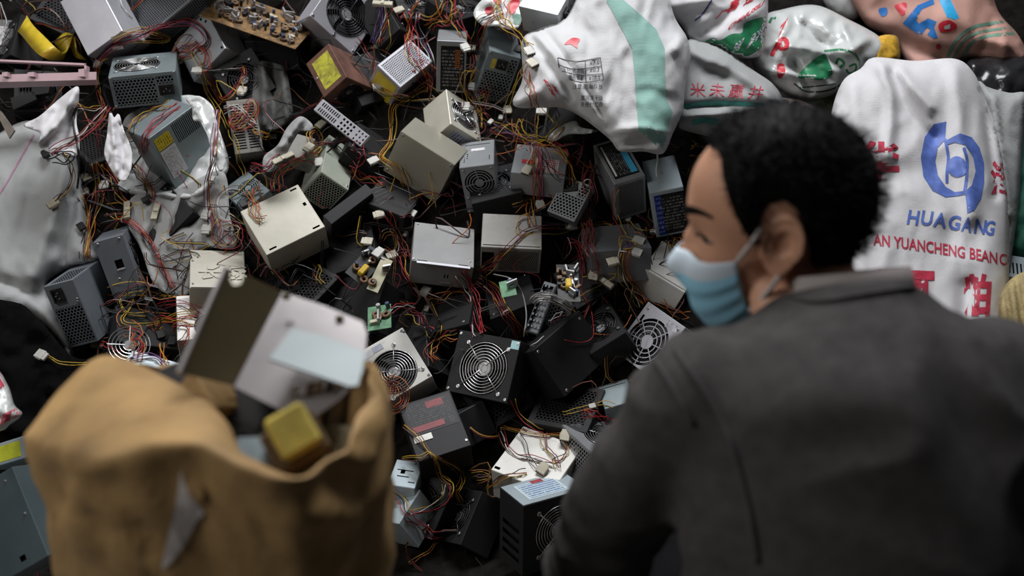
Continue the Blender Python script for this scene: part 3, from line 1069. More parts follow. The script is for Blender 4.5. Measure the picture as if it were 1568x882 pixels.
def pillow(name, label, cat, outline, z, T, Tb, material, folds=(), na=.006, ns=(9., 9.), res=7, tilt=(0, -.55), dm=None, group=None, smooth_outline=True, kind=None, seed=0, ridge=.0):
    """a filled sack or crumpled sheet: outline at distance z, bulging T towards the viewer and Tb away"""
    oc = catmull(outline, res, True) if smooth_outline else outline
    vs, fs, ol = fill_poly(oc, res)
    d = seg_dist(vs, ol, np.roll(ol, -1, 0))
    dmx = dm or max(d.max(), 1)
    q = np.clip(d / dmx, 0, 1)
    prof = np.sqrt(np.maximum(0, 1 - (1 - q) ** 2))
    prof[d < 1e-3] = 0
    sheet = T < .035
    if sheet:
        prof = np.ones(len(vs))
    cx, cy = vs.mean(0)
    h = T * prof ** .8
    edge = np.ones(len(vs)) if sheet else np.clip(d / (res * 2.2), 0, 1)
    for fd in folds:
        pts, amp, wid = fd
        pl = np.array(catmull(pts, 8) if len(pts) > 2 else pts, float)[:, :2]
        dd = seg_dist(vs, pl[:-1], pl[1:])
        h = h + amp * np.exp(-(dd / wid) ** 2) * edge
    nz = []
    for x, y in vs:
        p = Vector((x * ns[0] / 1000., y * ns[1] / 1000., seed * 3.7))
        wv = noise.noise_vector(p * .8) * .6
        a = noise.noise(p + wv)
        b = noise.noise(p * 2.3 + Vector((5, 1, 2)) + wv)
        c = .5 - abs(noise.noise(p * .9 + wv * 2 + Vector((9, 4, 0)))) * 2.2
        e = .5 - abs(noise.noise(p * 2.2 - wv * 1.5 + Vector((2, 7, 0)))) * 2.2
        nz.append(.8 * a + .3 * b + (.6 + ridge) * (c + .45 * e))
    h = h + na * np.array(nz) * edge
    zz = z + tilt[0] * (vs[:, 0] - cx) / 1000. + tilt[1] * (vs[:, 1] - cy) / 1000.
    front = [at(x, y, zk - hk) for (x, y), zk, hk in zip(vs, zz, h)]
    bd = d < 1e-3
    bidx = {}
    verts = list(front)
    for i in range(len(vs)):
        if bd[i]:
            bidx[i] = i
        else:
            bidx[i] = len(verts)
            verts.append(at(vs[i][0], vs[i][1], zz[i] - h[i] + (T + Tb) * prof[i] + .004))
    F = []
    for f in fs:
        a, b, c = f
        n = (verts[b] - verts[a]).cross(verts[c] - verts[a])
        if n.dot(CAM - verts[a]) < 0:
            f = f[::-1]
        F.append(list(f))
        F.append([bidx[i] for i in f[::-1]])
    base = min(verts, key=lambda v: v.z).copy()
    ob = mesh_obj(name, verts, F, material, origin=base, smooth=True)
    if kind:
        ob['kind'] = kind
    tag(ob, label, cat, group)
    ff = [f for f in F if max(f) < len(vs)]
    BVH[ob.name] = (BVHTree.FromPolygons(verts, F), base)
    solid(verts, F)
    return ob


def decal2d(ob, name, pts, fs, material, off=.0012):
    bv, base = BVH[ob.name]
    out = []
    ok = []
    for x, y in pts:
        r = ray(x, y)
        hit = bv.ray_cast(CAM, r.normalized())
        if hit[0] is None:
            out.append(Vector((0, 0, 0)))
            ok.append(False)
        else:
            out.append(hit[0] - r.normalized() * off + hit[1] * 0 - base)
            ok.append(True)
    F = []
    for f in fs:
        if all(ok[i] for i in f):
            P = [out[i] for i in f]
            if max((P[0] - P[1]).length, (P[1] - P[2]).length, (P[2] - P[0]).length) > .06:
                continue
            n = (P[1] - P[0]).cross(P[2] - P[0])
            F.append(f if n.dot(CAM - base - P[0]) > 0 else f[::-1])
    if not F:
        return None
    used = sorted({i for f in F for i in f})
    re = {i: k for k, i in enumerate(used)}
    o2 = mesh_obj(name, [out[i] for i in used], [[re[i] for i in f] for f in F], material, ob, smooth=True)
    return o2


def decal_poly(ob, name, poly, material, res=5, smooth=True, off=.0012):
    oc = catmull(poly, res, True) if smooth else densify(poly, res)
    vs, fs, _ = fill_poly(oc, res)
    return decal2d(ob, name, vs, fs, material, off)


def densify(poly, res):
    out = []
    for i, p in enumerate(poly):
        a = np.array(p, float)
        b = np.array(poly[(i + 1) % len(poly)], float)
        k = max(1, int(np.linalg.norm(b - a) / res))
        for j in range(k):
            out.append(a + (b - a) * j / k)
    return out


def decal_line(ob, name, pts, w, material, off=.0013):
    p = np.array(catmull(pts, 4) if len(pts) > 2 else densify(pts + pts[::-1], 4)[:max(2, int(np.hypot(pts[1][0] - pts[0][0], pts[1][1] - pts[0][1]) / 4))] + [np.array(pts[1], float)], float)
    t = np.gradient(p, axis=0)
    t /= np.linalg.norm(t, axis=1)[:, None] + 1e-9
    nn = np.stack([-t[:, 1], t[:, 0]], -1)
    v = np.concatenate([p + nn * w / 2, p - nn * w / 2])
    n = len(p)
    fs = []
    for i in range(n - 1):
        fs += [[i, i + 1, n + i], [i + 1, n + i + 1, n + i]]
    return decal2d(ob, name, v, fs, material, off)


def decal_text(ob, body, org, xd, yd, material, bold=.02, name='printed_lettering', warp=None, maxlen=.16, align='LEFT'):
    vs, fs = text_mesh2d(body, bold, maxlen, align)
    P = []
    for x, y in vs:
        px = org[0] + xd[0] * x + yd[0] * y
        py = org[1] + xd[1] * x - yd[1] * y
        if warp:
            px, py = warp(px, py)
        P.append((px, py))
    return decal2d(ob, name, P, fs, material)


def weave(name, col, dirt=.25, dcol=(.22, .19, .16), rough=.55, ds=6., var=.08):
    """woven plastic: base colour, grime and a fine crossed-strand relief"""
    m = mat(name, col, rough, 0, var, 5., 0, 0, dirt, dcol, ds, .35)
    nt = m.node_tree
    N, L = nt.nodes, nt.links
    if N.get('w1'):
        return m
    tc = [n for n in N if n.type == 'TEX_COORD'][0]
    w1 = N.new('ShaderNodeTexWave')
    w1.name = 'w1'
    w1.bands_direction = 'X'
    w2 = N.new('ShaderNodeTexWave')
    w2.bands_direction = 'Z'
    for w in(w1, w2):
        w.inputs['Scale'].default_value = 210
        w.inputs['Distortion'].default_value = 1.2
        L.new(tc.outputs['Object'], w.inputs['Vector'])
    mx = N.new('ShaderNodeMath')
    mx.operation = 'MULTIPLY'
    L.new(w1.outputs['Fac'], mx.inputs[0])
    L.new(w2.outputs['Fac'], mx.inputs[1])
    n3 = N.new('ShaderNodeTexNoise')
    n3.inputs['Scale'].default_value = 28
    n3.inputs['Detail'].default_value = 5
    L.new(tc.outputs['Object'], n3.inputs['Vector'])
    ad = N.new('ShaderNodeMath')
    ad.operation = 'MULTIPLY_ADD'
    L.new(n3.outputs['Fac'], ad.inputs[0])
    ad.inputs[1].default_value = 3.5
    L.new(mx.outputs[0], ad.inputs[2])
    bp = N.new('ShaderNodeBump')
    bp.inputs['Strength'].default_value = .35
    bp.inputs['Distance'].default_value = .0025
    L.new(ad.outputs[0], bp.inputs['Height'])
    L.new(bp.outputs[0], N['Principled BSDF'].inputs['Normal'])
    return m


W_white = weave('white_woven_plastic', (.66, .66, .67), .20)
W_whiteb = weave('bright_white_woven_plastic', (.70, .69, .71), .12)
W_greyw = weave('grey_white_woven_plastic', (.38, .39, .39), .3, (.22, .21, .20))
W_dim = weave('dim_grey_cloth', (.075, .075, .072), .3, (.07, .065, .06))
W_greyc = weave('grey_cloth', (.34, .345, .34), .3, (.16, .155, .15))
W_pink = weave('pink_woven_plastic', (.60, .34, .28), .15, (.35, .2, .17))
M_film = mat('white_plastic_film', (.60, .62, .61), .3, 0, .1, 6, .3, 40, .15, (.3, .3, .28), 7., .6)
M_filmg = mat('grey_plastic_film', (.40, .42, .41), .3, 0, .15, 8, .2, 50, .3, (.14, .14, .13), 8., .6)
I_red = mat('red_ink', (.52, .035, .075), .55, 0, .25, 70)
I_redb = mat('bright_red_ink', (.60, .03, .05), .4, 0, .15, 60)
I_blue = mat('blue_ink', (.10, .17, .52), .55, 0, .2, 70)
I_blueb = mat('bright_blue_ink', (.02, .17, .50), .5, 0, .2, 40)
I_cyan = mat('sky_blue_ink', (.02, .36, .68), .5, 0, .15, 40)
I_navy = mat('navy_ink', (.025, .035, .14), .5, 0, .2, 60)
I_green = mat('green_ink', (.02, .20, .085), .45, 0, .2, 30)
I_dgreen = mat('dull_green_ink', (.16, .30, .23), .55, 0, .25, 30)
I_white = mat('white_ink', (.75, .75, .75), .5, 0, .1)
I_black = mat('black_print_ink', (.10, .09, .10), .6, 0, .4, 150)
I_blk = mat('dark_green_line_ink', (.03, .06, .04), .6, 0, .4, 150)
W_stripe = weave('green_woven_stripe', (.28, .50, .44), .22, (.12, .20, .18))
I_pink = mat('pink_thread', (.40, .20, .30), .7, 0, .2)

# --- far sacks behind the heap, back to front
s = pillow('plastic_sack', 'pale pink woven sack with blue and red print at the top right', 'sack',
           [(1290, -60), (1400, -70), (1500, -40), (1530, 20), (1560, 55), (1575, 95), (1540, 100), (1500, 90), (1475, 92), (1440, 120), (1400, 110), (1365, 60), (1320, 30)],
           2.85, .11, .18, W_pink, [([(1370, 60), (1440, 90)], -.03, 14), ([(1500, 60), (1560, 70)], .02, 8), ([(1520, 30), (1500, 92)], -.02, 7), ([(1540, 40), (1535, 95)], .02, 6), ([(1380, 20), (1480, 30)], .015, 16)], .014, (14, 14), 7, seed=3, group='printed sacks behind the heap')
decal_poly(s, 'printed_numeral', [(1382, 36), (1405, 8), (1429, -2), (1431, 6), (1412, 14), (1402, 30), (1407, 36), (1421, 28), (1434, 33), (1430, 42), (1436, 58), (1430, 59), (1420, 53), (1425, 45), (1419, 42), (1412, 52), (1405, 52)], I_blueb, 4, False)
decal_poly(s, 'printed_stroke', [(1437, -2), (1455, -2), (1469, 28), (1462, 30), (1450, 26)], I_cyan, 4, False)
decal_poly(s, 'printed_disc', [(1437, 38), (1445, 32), (1455, 31), (1465, 38), (1464, 44), (1452, 49), (1440, 48)], I_redb, 3)
decal_poly(s, 'printed_mark', [(1446, 40), (1455, 37), (1455, 44), (1446, 45)], I_white, 3, False, .002)
decal_poly(s, 'printed_mark', [(1370, 8), (1387, 4), (1388, 16), (1382, 24), (1374, 16)], I_redb, 4)
decal_poly(s, 'printed_mark', [(1345, 14), (1358, 12), (1358, 22), (1350, 25)], I_blueb, 4)
decal_poly(s, 'printed_mark', [(1434, 68), (1440, 68), (1440, 75), (1434, 75)], I_red, 3)
decal_line(s, 'printed_stripe', [(1450, 88), (1464, 62), (1490, 42), (1530, 34), (1556, 30)], 5, I_dgreen)
decal_line(s, 'printed_stripe', [(1459, 90), (1474, 64), (1498, 50), (1534, 44), (1558, 42)], 4, I_dgreen)
decal_line(s, 'printed_stripe', [(1472, 92), (1484, 70), (1505, 57), (1540, 52), (1562, 50)], 5, I_dgreen)

pillow('plastic_bundle', 'yellow green crumpled plastic in the top right corner', 'plastic', [(1500, -30), (1570, -30), (1565, 5), (1545, 15), (1530, 12), (1512, 5)], 3.15, .05, .06, mat('yellow_green_plastic', (.42, .46, .06), .45, 0, .3, 30, .4, 50), (), .02, (40, 40), 5)
pillow('plastic_sack', 'greyish plastic sack scrap hanging behind the pink sack', 'sack', [(1250, -40), (1300, -40), (1318, 12), (1310, 30), (1285, 28), (1262, 5)], 2.9, .05, .06, W_greyw, (), .012, (30, 30), 6, group='printed sacks behind the heap')
pillow('dark_bag', 'black plastic bag in the gap below the pink sack', 'bag', [(1480, 95), (1530, 85), (1590, 90), (1600, 150), (1540, 160), (1500, 140)], 2.75, .06, .08, mat('black_film', (.02, .02, .022), .25, 0, .2, 20, .5, 30), (), .02, (30, 30), 7)
pillow('green_sack', 'dark green sack beside the blue lettered sack at the right edge', 'sack', [(1545, 200), (1600, 190), (1620, 300), (1610, 400), (1560, 400), (1540, 370), (1535, 280)], 2.25, .08, .1, weave('green_woven_plastic', (.03, .20, .13), .2, (.01, .06, .04)), (), .012, (30, 30), 7)
s = pillow('plastic_sack', 'shiny white and green plastic sack with red seventy at upper right', 'sack',
           [(1165, 30), (1200, 14), (1250, 8), (1300, 30), (1345, 55), (1355, 75), (1340, 100), (1325, 120), (1300, 132), (1260, 150), (1215, 150), (1170, 120), (1150, 90)],
           2.6, .09, .14, M_film, [([(1200, 70), (1290, 80), (1325, 60)], .03, 8), ([(1230, 40), (1300, 110)], -.022, 8), ([(1180, 110), (1260, 120)], .025, 7), ([(1290, 40), (1320, 110)], .02, 6), ([(1215, 95), (1240, 140)], -.03, 6)], .012, (20, 20), 5, seed=1, ridge=.5, group='printed sacks behind the heap')
decal_poly(s, 'green_print', [(1222, 118), (1238, 98), (1262, 82), (1268, 92), (1275, 112), (1262, 122), (1245, 122)], I_green, 4)
decal_line(s, 'green_print', [(1262, 78), (1290, 76), (1310, 84), (1318, 100)], 3, I_green)
decal_line(s, 'green_print', [(1280, 98), (1284, 90), (1292, 96), (1286, 104)], 4, I_green)
decal_line(s, 'green_print', [(1300, 102), (1310, 98), (1310, 108), (1300, 112), (1296, 106)], 3, I_green)
decal_line(s, 'green_print', [(1216, 128), (1235, 140), (1270, 138), (1300, 122), (1318, 108)], 2.5, I_blk)
decal_line(s, 'green_print', [(1225, 134), (1250, 132), (1280, 128)], 2, I_blk)
decal_line(s, 'green_print', [(1178, 35), (1183, 26), (1188, 28)], 4, I_green)
decal_text(s, '7', (1190, 58), (20, -22), (8, 26), I_redb, .05)
decal_text(s, '0', (1192, 78), (34, -8), (-4, 26), I_redb, .06)
decal_text(s, '1', (1176, 80), (26, 14), (12, 24), I_redb, .06)
decal_poly(s, 'printed_mark', [(1190, 100), (1200, 98), (1202, 112), (1192, 120)], I_redb, 3)
pillow('snack_bag', 'small yellow and orange printed bag above the blue lettered sack', 'bag', [(1328, 78), (1345, 56), (1372, 55), (1378, 75), (1376, 92), (1350, 105), (1330, 100)], 2.6, .04, .05, mat('orange_print', (.62, .36, .04), .4, 0, .5, 45), (), .01, (30, 30), 5)
pillow('crumpled_bag', 'olive crumpled bag in the shadow under the green printed sack', 'bag', [(1230, 145), (1290, 128), (1335, 105), (1320, 160), (1280, 190), (1230, 185)], 2.62, .04, .06, mat('olive_film', (.10, .11, .06), .4, 0, .5, 40, .4, 40), (), .02, (30, 30), 6)
s = pillow('plastic_sack', 'white sack with red lettering on a green patch behind the striped sack', 'sack',
           [(1010, -50), (1120, -60), (1170, -30), (1176, 12), (1172, 60), (1165, 85), (1130, 88), (1095, 72), (1060, 64), (1045, 40), (1020, 10)],
           2.52, .08, .12, W_whiteb, [([(1030, 10), (1100, -5)], .02, 10), ([(1060, 60), (1120, 20)], -.015, 10), ([(1130, 30), (1175, 10)], .015, 8)], .012, (20, 20), 5, seed=5, group='printed sacks behind the heap')
decal_poly(s, 'green_print', [(1078, 66), (1092, 58), (1102, 62), (1120, 52), (1136, 50), (1140, 36), (1160, 28), (1176, 28), (1174, 62), (1150, 84), (1128, 84), (1100, 74)], I_green, 4)
decal_text(s, '司', (1120, 82), (14, -10), (8, 18), I_white, .07)
decal_text(s, '司', (1120, 82), (14, -10), (8, 18), I_navy, .02)
decal_text(s, '问', (1144, 72), (20, -14), (10, 22), I_white, .07)
decal_text(s, '问', (1144, 72), (20, -14), (10, 22), I_navy, .02)
decal_text(s, '米', (1162, 52), (15, -8), (6, 18), I_white, .07)
decal_text(s, '米', (1162, 52), (15, -8), (6, 18), I_navy, .02)
decal_text(s, 'CHIHUSILI', (1113, 47), (12, -8.6), (6, 12), I_redb, .03)
decal_text(s, '喜', (1112, 20), (18, -10), (8, 20), I_redb, .03)
decal_text(s, '广', (1096, 28), (16, -4), (10, 14), I_redb, .03)
decal_text(s, '辽', (1138, 8), (16, -9), (8, 18), I_redb, .03)
decal_line(s, 'black_string', [(1064, 32), (1078, 18), (1090, 0)], 2.4, I_navy, .002)
s = pillow('woven_sack', 'greyish white sack with red characters and green bands behind the head', 'sack',
           [(1050, 66), (1075, 62), (1110, 75), (1150, 105), (1185, 130), (1200, 160), (1190, 200), (1130, 215), (1050, 200), (1040, 185), (1045, 130)],
           2.42, .06, .1, W_greyw, [([(1060, 80), (1130, 110), (1180, 150)], .025, 10), ([(1050, 165), (1120, 160), (1190, 165)], -.02, 6), ([(1050, 178), (1140, 172)], .02, 5)], .008, (20, 20), 5, seed=8, group='printed sacks behind the heap')
for i, ch in enumerate('米未赢井'):
    decal_text(s, ch, (1056 + 29 * i, 145 + .8 * i * i * .6), (25, 2.4), (0 + 2 * i, 23), I_red, .0)
decal_line(s, 'green_band', [(1048, 163), (1090, 158), (1150, 160), (1190, 166)], 7, mat('teal_band_ink', (.05, .28, .24), .5, 0, .3, 40))
decal_line(s, 'green_band', [(1060, 188), (1080, 184), (1110, 190)], 9, mat('teal_band_ink', (.05, .28, .24)))
pillow('crumpled_bag', 'brown smeared plastic scrap right of the red character sack', 'bag', [(1180, 150), (1215, 152), (1240, 160), (1255, 175), (1230, 185), (1190, 175)], 2.5, .03, .04, mat('brown_film', (.17, .13, .12), .45, 0, .5, 50, .3, 50), (), .012, (40, 40), 5)

# --- blue lettered sack
s = pillow('woven_sack', 'white woven sack with blue round emblem and HUAGANG lettering behind the shoulder', 'sack',
           [(1338, 88), (1400, 93), (1462, 90), (1490, 110), (1508, 150), (1530, 210), (1545, 300), (1546, 380), (1544, 450), (1535, 560), (1520, 690), (1400, 710), (1290, 690), (1275, 560), (1270, 400), (1268, 260), (1272, 180), (1290, 125), (1318, 105)],
           2.05, .075, .17, W_whiteb, [([(1350, 100), (1365, 150), (1358, 240)], .022, 9), ([(1365, 115), (1400, 180), (1430, 210)], -.016, 9), ([(1380, 110), (1425, 165)], .018, 8), ([(1462, 95), (1470, 200), (1490, 330)], .016, 12), ([(1510, 160), (1525, 300)], -.018, 7), ([(1300, 130), (1330, 260)], .012, 14), ([(1480, 440), (1470, 600)], -.014, 14)],
           .0075, (15, 8), 6, dm=62, seed=12, ridge=.3, group='woven sacks by the man')
HG = s
decal_poly(s, 'blue_emblem', [(1449, 186), (1430, 190), (1416, 210), (1410, 240), (1414, 270), (1428, 292), (1448, 302), (1464, 300), (1478, 298), (1480, 312), (1481, 327), (1492, 322), (1502, 304), (1507, 280), (1507, 250), (1500, 226), (1488, 210), (1470, 204), (1450, 214), (1449, 222), (1462, 218), (1478, 222), (1490, 240), (1494, 262), (1488, 284), (1478, 292), (1462, 294), (1448, 286), (1436, 268), (1432, 246), (1436, 226), (1447, 214)], I_blue, 4, False)
decal_poly(s, 'blue_emblem', [(1452, 246), (1464, 239), (1476, 244), (1481, 256), (1476, 268), (1464, 271), (1453, 264), (1450, 255)], I_blue, 4, True, .0016)
decal_line(s, 'blue_emblem', [(1447, 212), (1452, 240), (1450, 262), (1450, 280)], 4.5, I_blue, .0016)
decal_line(s, 'blue_emblem', [(1476, 226), (1481, 246), (1480, 272), (1477, 292)], 4.5, I_blue, .0016)


def wb_(px, py):   # print follows the belly of the sack downwards to the right
    t = (px - 1390) / 130.
    return px, py + 4 * t * t * (1 if t > 0 else .2)


for ch, x, y, sx in zip('HUAGANG', (1387, 1408, 1429, 1450, 1472, 1490, 1506), (342, 343, 346, 350, 353, 356, 358), (27, 27, 27, 27, 21, 24, 22)):
    decal_text(s, ch, (x, y), (sx, 3.4), (5.5, 30), I_blue, .025)
for wd, x in(('AN', 1338), ('YUANCHENG', 1369), ('BEAN', 1484), ('CO', 1530)):
    decal_text(s, wd, (x, 375 + (x - 1342) * .13), (17.6, 2.4), (0, 24), I_red, .02, warp=wb_)
decal_text(s, '华', (1312, 270), (66, 0), (0, 62), I_red, .035)
decal_text(s, '港', (1514, 290), (30, 10), (6, 52), I_red, .03)
decal_text(s, '豆', (1342, 480), (92, 4), (0, 82), I_red, .05)
decal_text(s, '粕', (1474, 476), (44, 0), (4, 64), I_red, .045)
pillow('woven_sack', 'second dusty white sack folded behind the blue lettered sack', 'sack', [(1495, 118), (1510, 132), (1545, 142), (1572, 145), (1568, 200), (1558, 330), (1540, 420), (1528, 300), (1512, 180)], 2.17, .04, .08, W_greyw, [([(1520, 150), (1545, 330)], .02, 6)], .008, (30, 15), 6, seed=4, group='woven sacks by the man')
s = pillow('straw_coil', 'coil of straw coloured rope at the right edge behind the shoulder', 'rope', [(1530, 460), (1545, 430), (1575, 415), (1610, 430), (1615, 520), (1570, 530), (1535, 500)], 1.95, .06, .06, mat('straw_rope', (.33, .26, .12), .8, 0, .3, 40, .6, 160), [([(1540, 440), (1552, 515)], -.014, 4), ([(1556, 425), (1570, 525)], -.014, 4), ([(1575, 420), (1590, 525)], -.014, 4)], .003, (40, 40), 4)
b = MB()
Mq = Matrix.Translation(at(1560, 412, 2.1)) @ Euler((.5, .1, -.2)).to_matrix().to_4x4()
b.box((0, 0, 0), (.05, .03, .006), Mq, 0, .001)
for i in range(6):
    b.box((-.03 + .008 * i, -.005, .0065), (.0015, .014, .0006), Mq, 1)
tag(b.obj('slotted_plate', [M_paleblue, M_int], origin=at(1560, 412, 2.1)), 'pale blue slotted plate between the green sack and the straw coil', 'plate')

# --- green striped sack with the power supply on top
s = pillow('woven_sack', 'large white woven sack with wide green stripe and printed table', 'sack',
           [(800, 60), (830, 42), (868, 20), (900, -30), (1000, -40), (1035, 30), (1052, 58), (1057, 90), (1050, 130), (1045, 170), (1030, 205), (1015, 235), (985, 232), (950, 232), (935, 215), (915, 198), (888, 178), (860, 165), (825, 165), (795, 165), (785, 155), (800, 120)],
           2.33, .12, .12, W_white, [([(815, 60), (850, 110), (900, 185)], -.02, 7), ([(822, 55), (865, 105), (925, 190)], .018, 6), ([(830, 45), (880, 110), (940, 210)], -.014, 6), ([(1045, 60), (1035, 75)], .02, 8), ([(950, 222), (1015, 215)], -.02, 7), ([(930, 205), (980, 195), (1025, 205)], .014, 6), ([(960, 20), (1010, 90), (1020, 200)], .008, 16)],
           .0085, (22, 16), 5, dm=62, seed=2, ridge=.4, group='woven sacks by the man')
GS = s
decal_poly(s, 'green_stripe', [(928, 0), (955, 0), (985, 26), (1005, 45), (1018, 75), (1018, 110), (1020, 150), (1030, 172), (1022, 200), (1018, 226), (1008, 226), (978, 200), (975, 165), (972, 120), (968, 75), (950, 40)], W_stripe, 5, False, .0016)
for ln in ([(854, 88), (880, 94), (920, 88)], [(854, 99), (882, 106), (922, 101)], [(860, 109), (890, 115), (924, 113)], [(872, 122), (895, 126), (924, 122)]):
    decal_line(s, 'printed_table_line', ln, 1.2, I_black, .0018)
for ln in ([(854, 88), (856, 104)], [(896, 92), (897, 125)], [(919, 88), (924, 122)]):
    decal_line(s, 'printed_table_line', ln, 1.2, I_black, .0018)
decal_text(s, '≤7.0', (902, 99), (8.5, -.6), (.4, 9.5), I_black, .0)
decal_text(s, '≤0.3', (902, 110), (8.5, -.5), (.4, 9.5), I_black, .0)
decal_text(s, '≥10.0', (901, 122), (7.6, -.3), (.4, 9), I_black, .0)
decal_text(s, '水分(最高值)', (861, 110), (6.3, .4), (.3, 8), I_black, .0)
decal_text(s, '蛋白含量%', (870, 121), (6.0, .2), (.3, 8), I_black, .0)
decal_text(s, '注意:防潮存放', (876, 136), (7.6, -.1), (.3, 9), I_black, .0)
decal_text(s, '置阴凉干燥', (889, 153), (6.8, 0), (.3, 8.5), I_black, .0)
decal_text(s, '处密封贮存', (889, 163), (6.8, 0), (.3, 8.5), I_black, .0)
decal_poly(s, 'red_print', [(864, 68), (876, 58), (888, 60), (884, 68), (884, 74), (874, 68)], I_redb, 3)
decal_text(s, '红', (838, 124), (7, 13), (-9, 6), I_redb, .03)
decal_text(s, '米', (845, 137), (7, 13), (-9, 6), I_redb, .03)
decal_text(s, '米', (850, 132), (7, 13), (-9, 6), I_redb, .03)
b = MB()
b.tube([at(1006, 232, 2.25), at(1007, 245, 2.26), at(1005, 258, 2.27), at(1006, 270, 2.28)], .0022, 5)
b.obj('tie_string', W_white, GS).matrix_parent_inverse = Matrix.Translation(-GS.location)
pillow('grey_film', 'crumpled grey plastic film under the striped sack corner', 'plastic', [(838, 212), (855, 195), (880, 185), (890, 195), (915, 200), (900, 205), (870, 206), (850, 216)], 2.33, .02, .02, M_filmg, (), .012, (60, 60), 4)
s = pillow('printed_bag', 'crumpled white bag with pink and green print under the top wires', 'bag', [(725, 20), (745, -5), (790, -15), (800, 20), (790, 45), (760, 40), (740, 40)], 2.53, .03, .04, M_film, (), .012, (30, 30), 4)
for pl, m_ in(([(742, 14), (752, 10), (758, 16), (748, 24)], I_red), ([(775, 10), (790, -4), (796, 4), (784, 22)], I_redb), ([(785, 24), (797, 22), (796, 36), (788, 36)], I_dgreen), ([(755, 0), (768, -4), (765, 8)], I_red)):
    decal_poly(s, 'printed_mark', pl, m_, 3)

# --- left: grey sacks, cloths, white film
s = pillow('woven_sack', 'large greyish white sack with pink stitching along the left edge', 'sack',
           [(-80, 260), (-10, 210), (35, 186), (70, 190), (112, 215), (124, 270), (132, 330), (142, 370), (150, 402), (108, 410), (72, 436), (90, 480), (112, 530), (104, 552), (60, 500), (-80, 470)],
           2.42, .08, .12, W_greyw, [([(105, 215), (90, 300), (50, 420)], .02, 12), ([(60, 260), (30, 380)], -.014, 16), ([(110, 300), (100, 400)], -.02, 9), ([(0, 430), (80, 460)], -.02, 10)], .011, (16, 11), 6, dm=70, seed=21, group='pale sacks at the left')
decal_line(s, 'pink_stitching', [(52, 206), (30, 245), (10, 280), (-10, 310)], 2.6, I_pink)
pillow('white_sheet', 'bright white plastic sheet folded below the pink plastic strip', 'sheet', [(118, 132), (121, 150), (117, 185), (122, 215), (116, 240), (80, 235), (58, 222), (62, 205), (36, 192), (60, 178), (90, 152)], 2.32, .016, .006, W_whiteb, [([(116, 140), (95, 180), (60, 215)], .03, 7), ([(110, 170), (98, 225)], -.02, 6), ([(75, 165), (60, 200)], .015, 6)], .008, (30, 30), 5, seed=6, group='pale sacks at the left')
pillow('grey_cloth', 'grey cloth with a sewn seam below the white plastic wrap', 'cloth', [(205, 300), (270, 290), (340, 262), (352, 330), (360, 378), (300, 384), (288, 450), (240, 440), (215, 380), (195, 340)], 2.42, .025, .03, W_greyc, [([(275, 300), (255, 350), (248, 400)], .014, 5), ([(330, 300), (290, 340)], -.02, 8), ([(240, 320), (225, 380)], -.015, 8)], .009, (20, 20), 6, seed=9, group='pale sacks at the left')
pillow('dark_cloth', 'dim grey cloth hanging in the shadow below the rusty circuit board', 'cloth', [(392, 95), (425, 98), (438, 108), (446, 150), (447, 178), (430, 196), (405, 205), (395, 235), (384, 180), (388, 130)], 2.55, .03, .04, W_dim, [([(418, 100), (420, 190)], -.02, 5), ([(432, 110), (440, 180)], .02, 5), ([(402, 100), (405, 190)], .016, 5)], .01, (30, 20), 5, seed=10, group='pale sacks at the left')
pillow('pale_cloth', 'pale folded cloth draped beside the small olive box', 'cloth', [(404, 240), (425, 222), (440, 195), (460, 178), (478, 190), (478, 200), (456, 203), (446, 222), (425, 258), (405, 262)], 2.36, .02, .02, W_greyc, [([(460, 185), (430, 225)], .02, 6)], .008, (40, 40), 4, seed=14, group='pale sacks at the left')
pillow('white_plastic_wrap', 'white plastic wrap under the blue grey vented power supply', 'plastic wrap', [(188, 190), (215, 165), (262, 150), (296, 146), (322, 162), (338, 205), (350, 245), (345, 270), (322, 290), (290, 305), (240, 305), (205, 298), (180, 285), (200, 250)], 2.50, .02, .01, M_film, [([(205, 290), (290, 300), (340, 262)], .025, 6), ([(195, 195), (250, 160)], .02, 6), ([(335, 180), (345, 250)], .015, 5)], .012, (30, 30), 5, seed=15, dm=30, group='pale sacks at the left')
pillow('plastic_flap', 'torn white plastic flap hanging left of the vented power supply', 'plastic flap', [(168, 170), (175, 180), (182, 174), (190, 200), (202, 232), (200, 262), (190, 278), (176, 268), (160, 238), (164, 205)], 2.34, .012, .004, W_whiteb, [([(170, 175), (180, 270)], .012, 4), ([(185, 190), (190, 260)], -.01, 4)], .012, (45, 30), 3, seed=16, group='pale sacks at the left')
pillow('plastic_flap', 'white plastic flap folded over the top right corner of the vented power supply', 'plastic flap', [(285, 152), (305, 147), (325, 162), (331, 185), (340, 225), (346, 250), (336, 262), (322, 225), (312, 190), (296, 184), (294, 165)], 2.33, .008, .003, M_film, [([(300, 160), (330, 240)], .01, 4)], .01, (40, 40), 4, seed=17, group='pale sacks at the left')
s = pillow('flour_bag', 'small white bag with red characters at the left edge above the yellow label', 'bag', [(-60, 590), (-10, 565), (12, 590), (22, 620), (34, 634), (15, 650), (0, 660), (-60, 670)], 1.75, .04, .05, M_film, (), .01, (40, 40), 5)
decal_poly(s, 'red_print', [(-20, 572), (0, 570), (10, 586), (2, 594), (-20, 600)], I_red, 4)
decal_text(s, '面', (-1, 650), (18, -9), (4, 18), I_red, .03)
decal_text(s, '粉', (17, 641), (18, -9), (4, 18), I_red, .03)
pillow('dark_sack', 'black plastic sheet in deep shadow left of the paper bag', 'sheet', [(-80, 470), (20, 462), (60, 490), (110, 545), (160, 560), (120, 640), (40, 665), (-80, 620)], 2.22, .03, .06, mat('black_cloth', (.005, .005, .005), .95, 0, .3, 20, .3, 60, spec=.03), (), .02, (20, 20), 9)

# --- flat oddments at the upper left


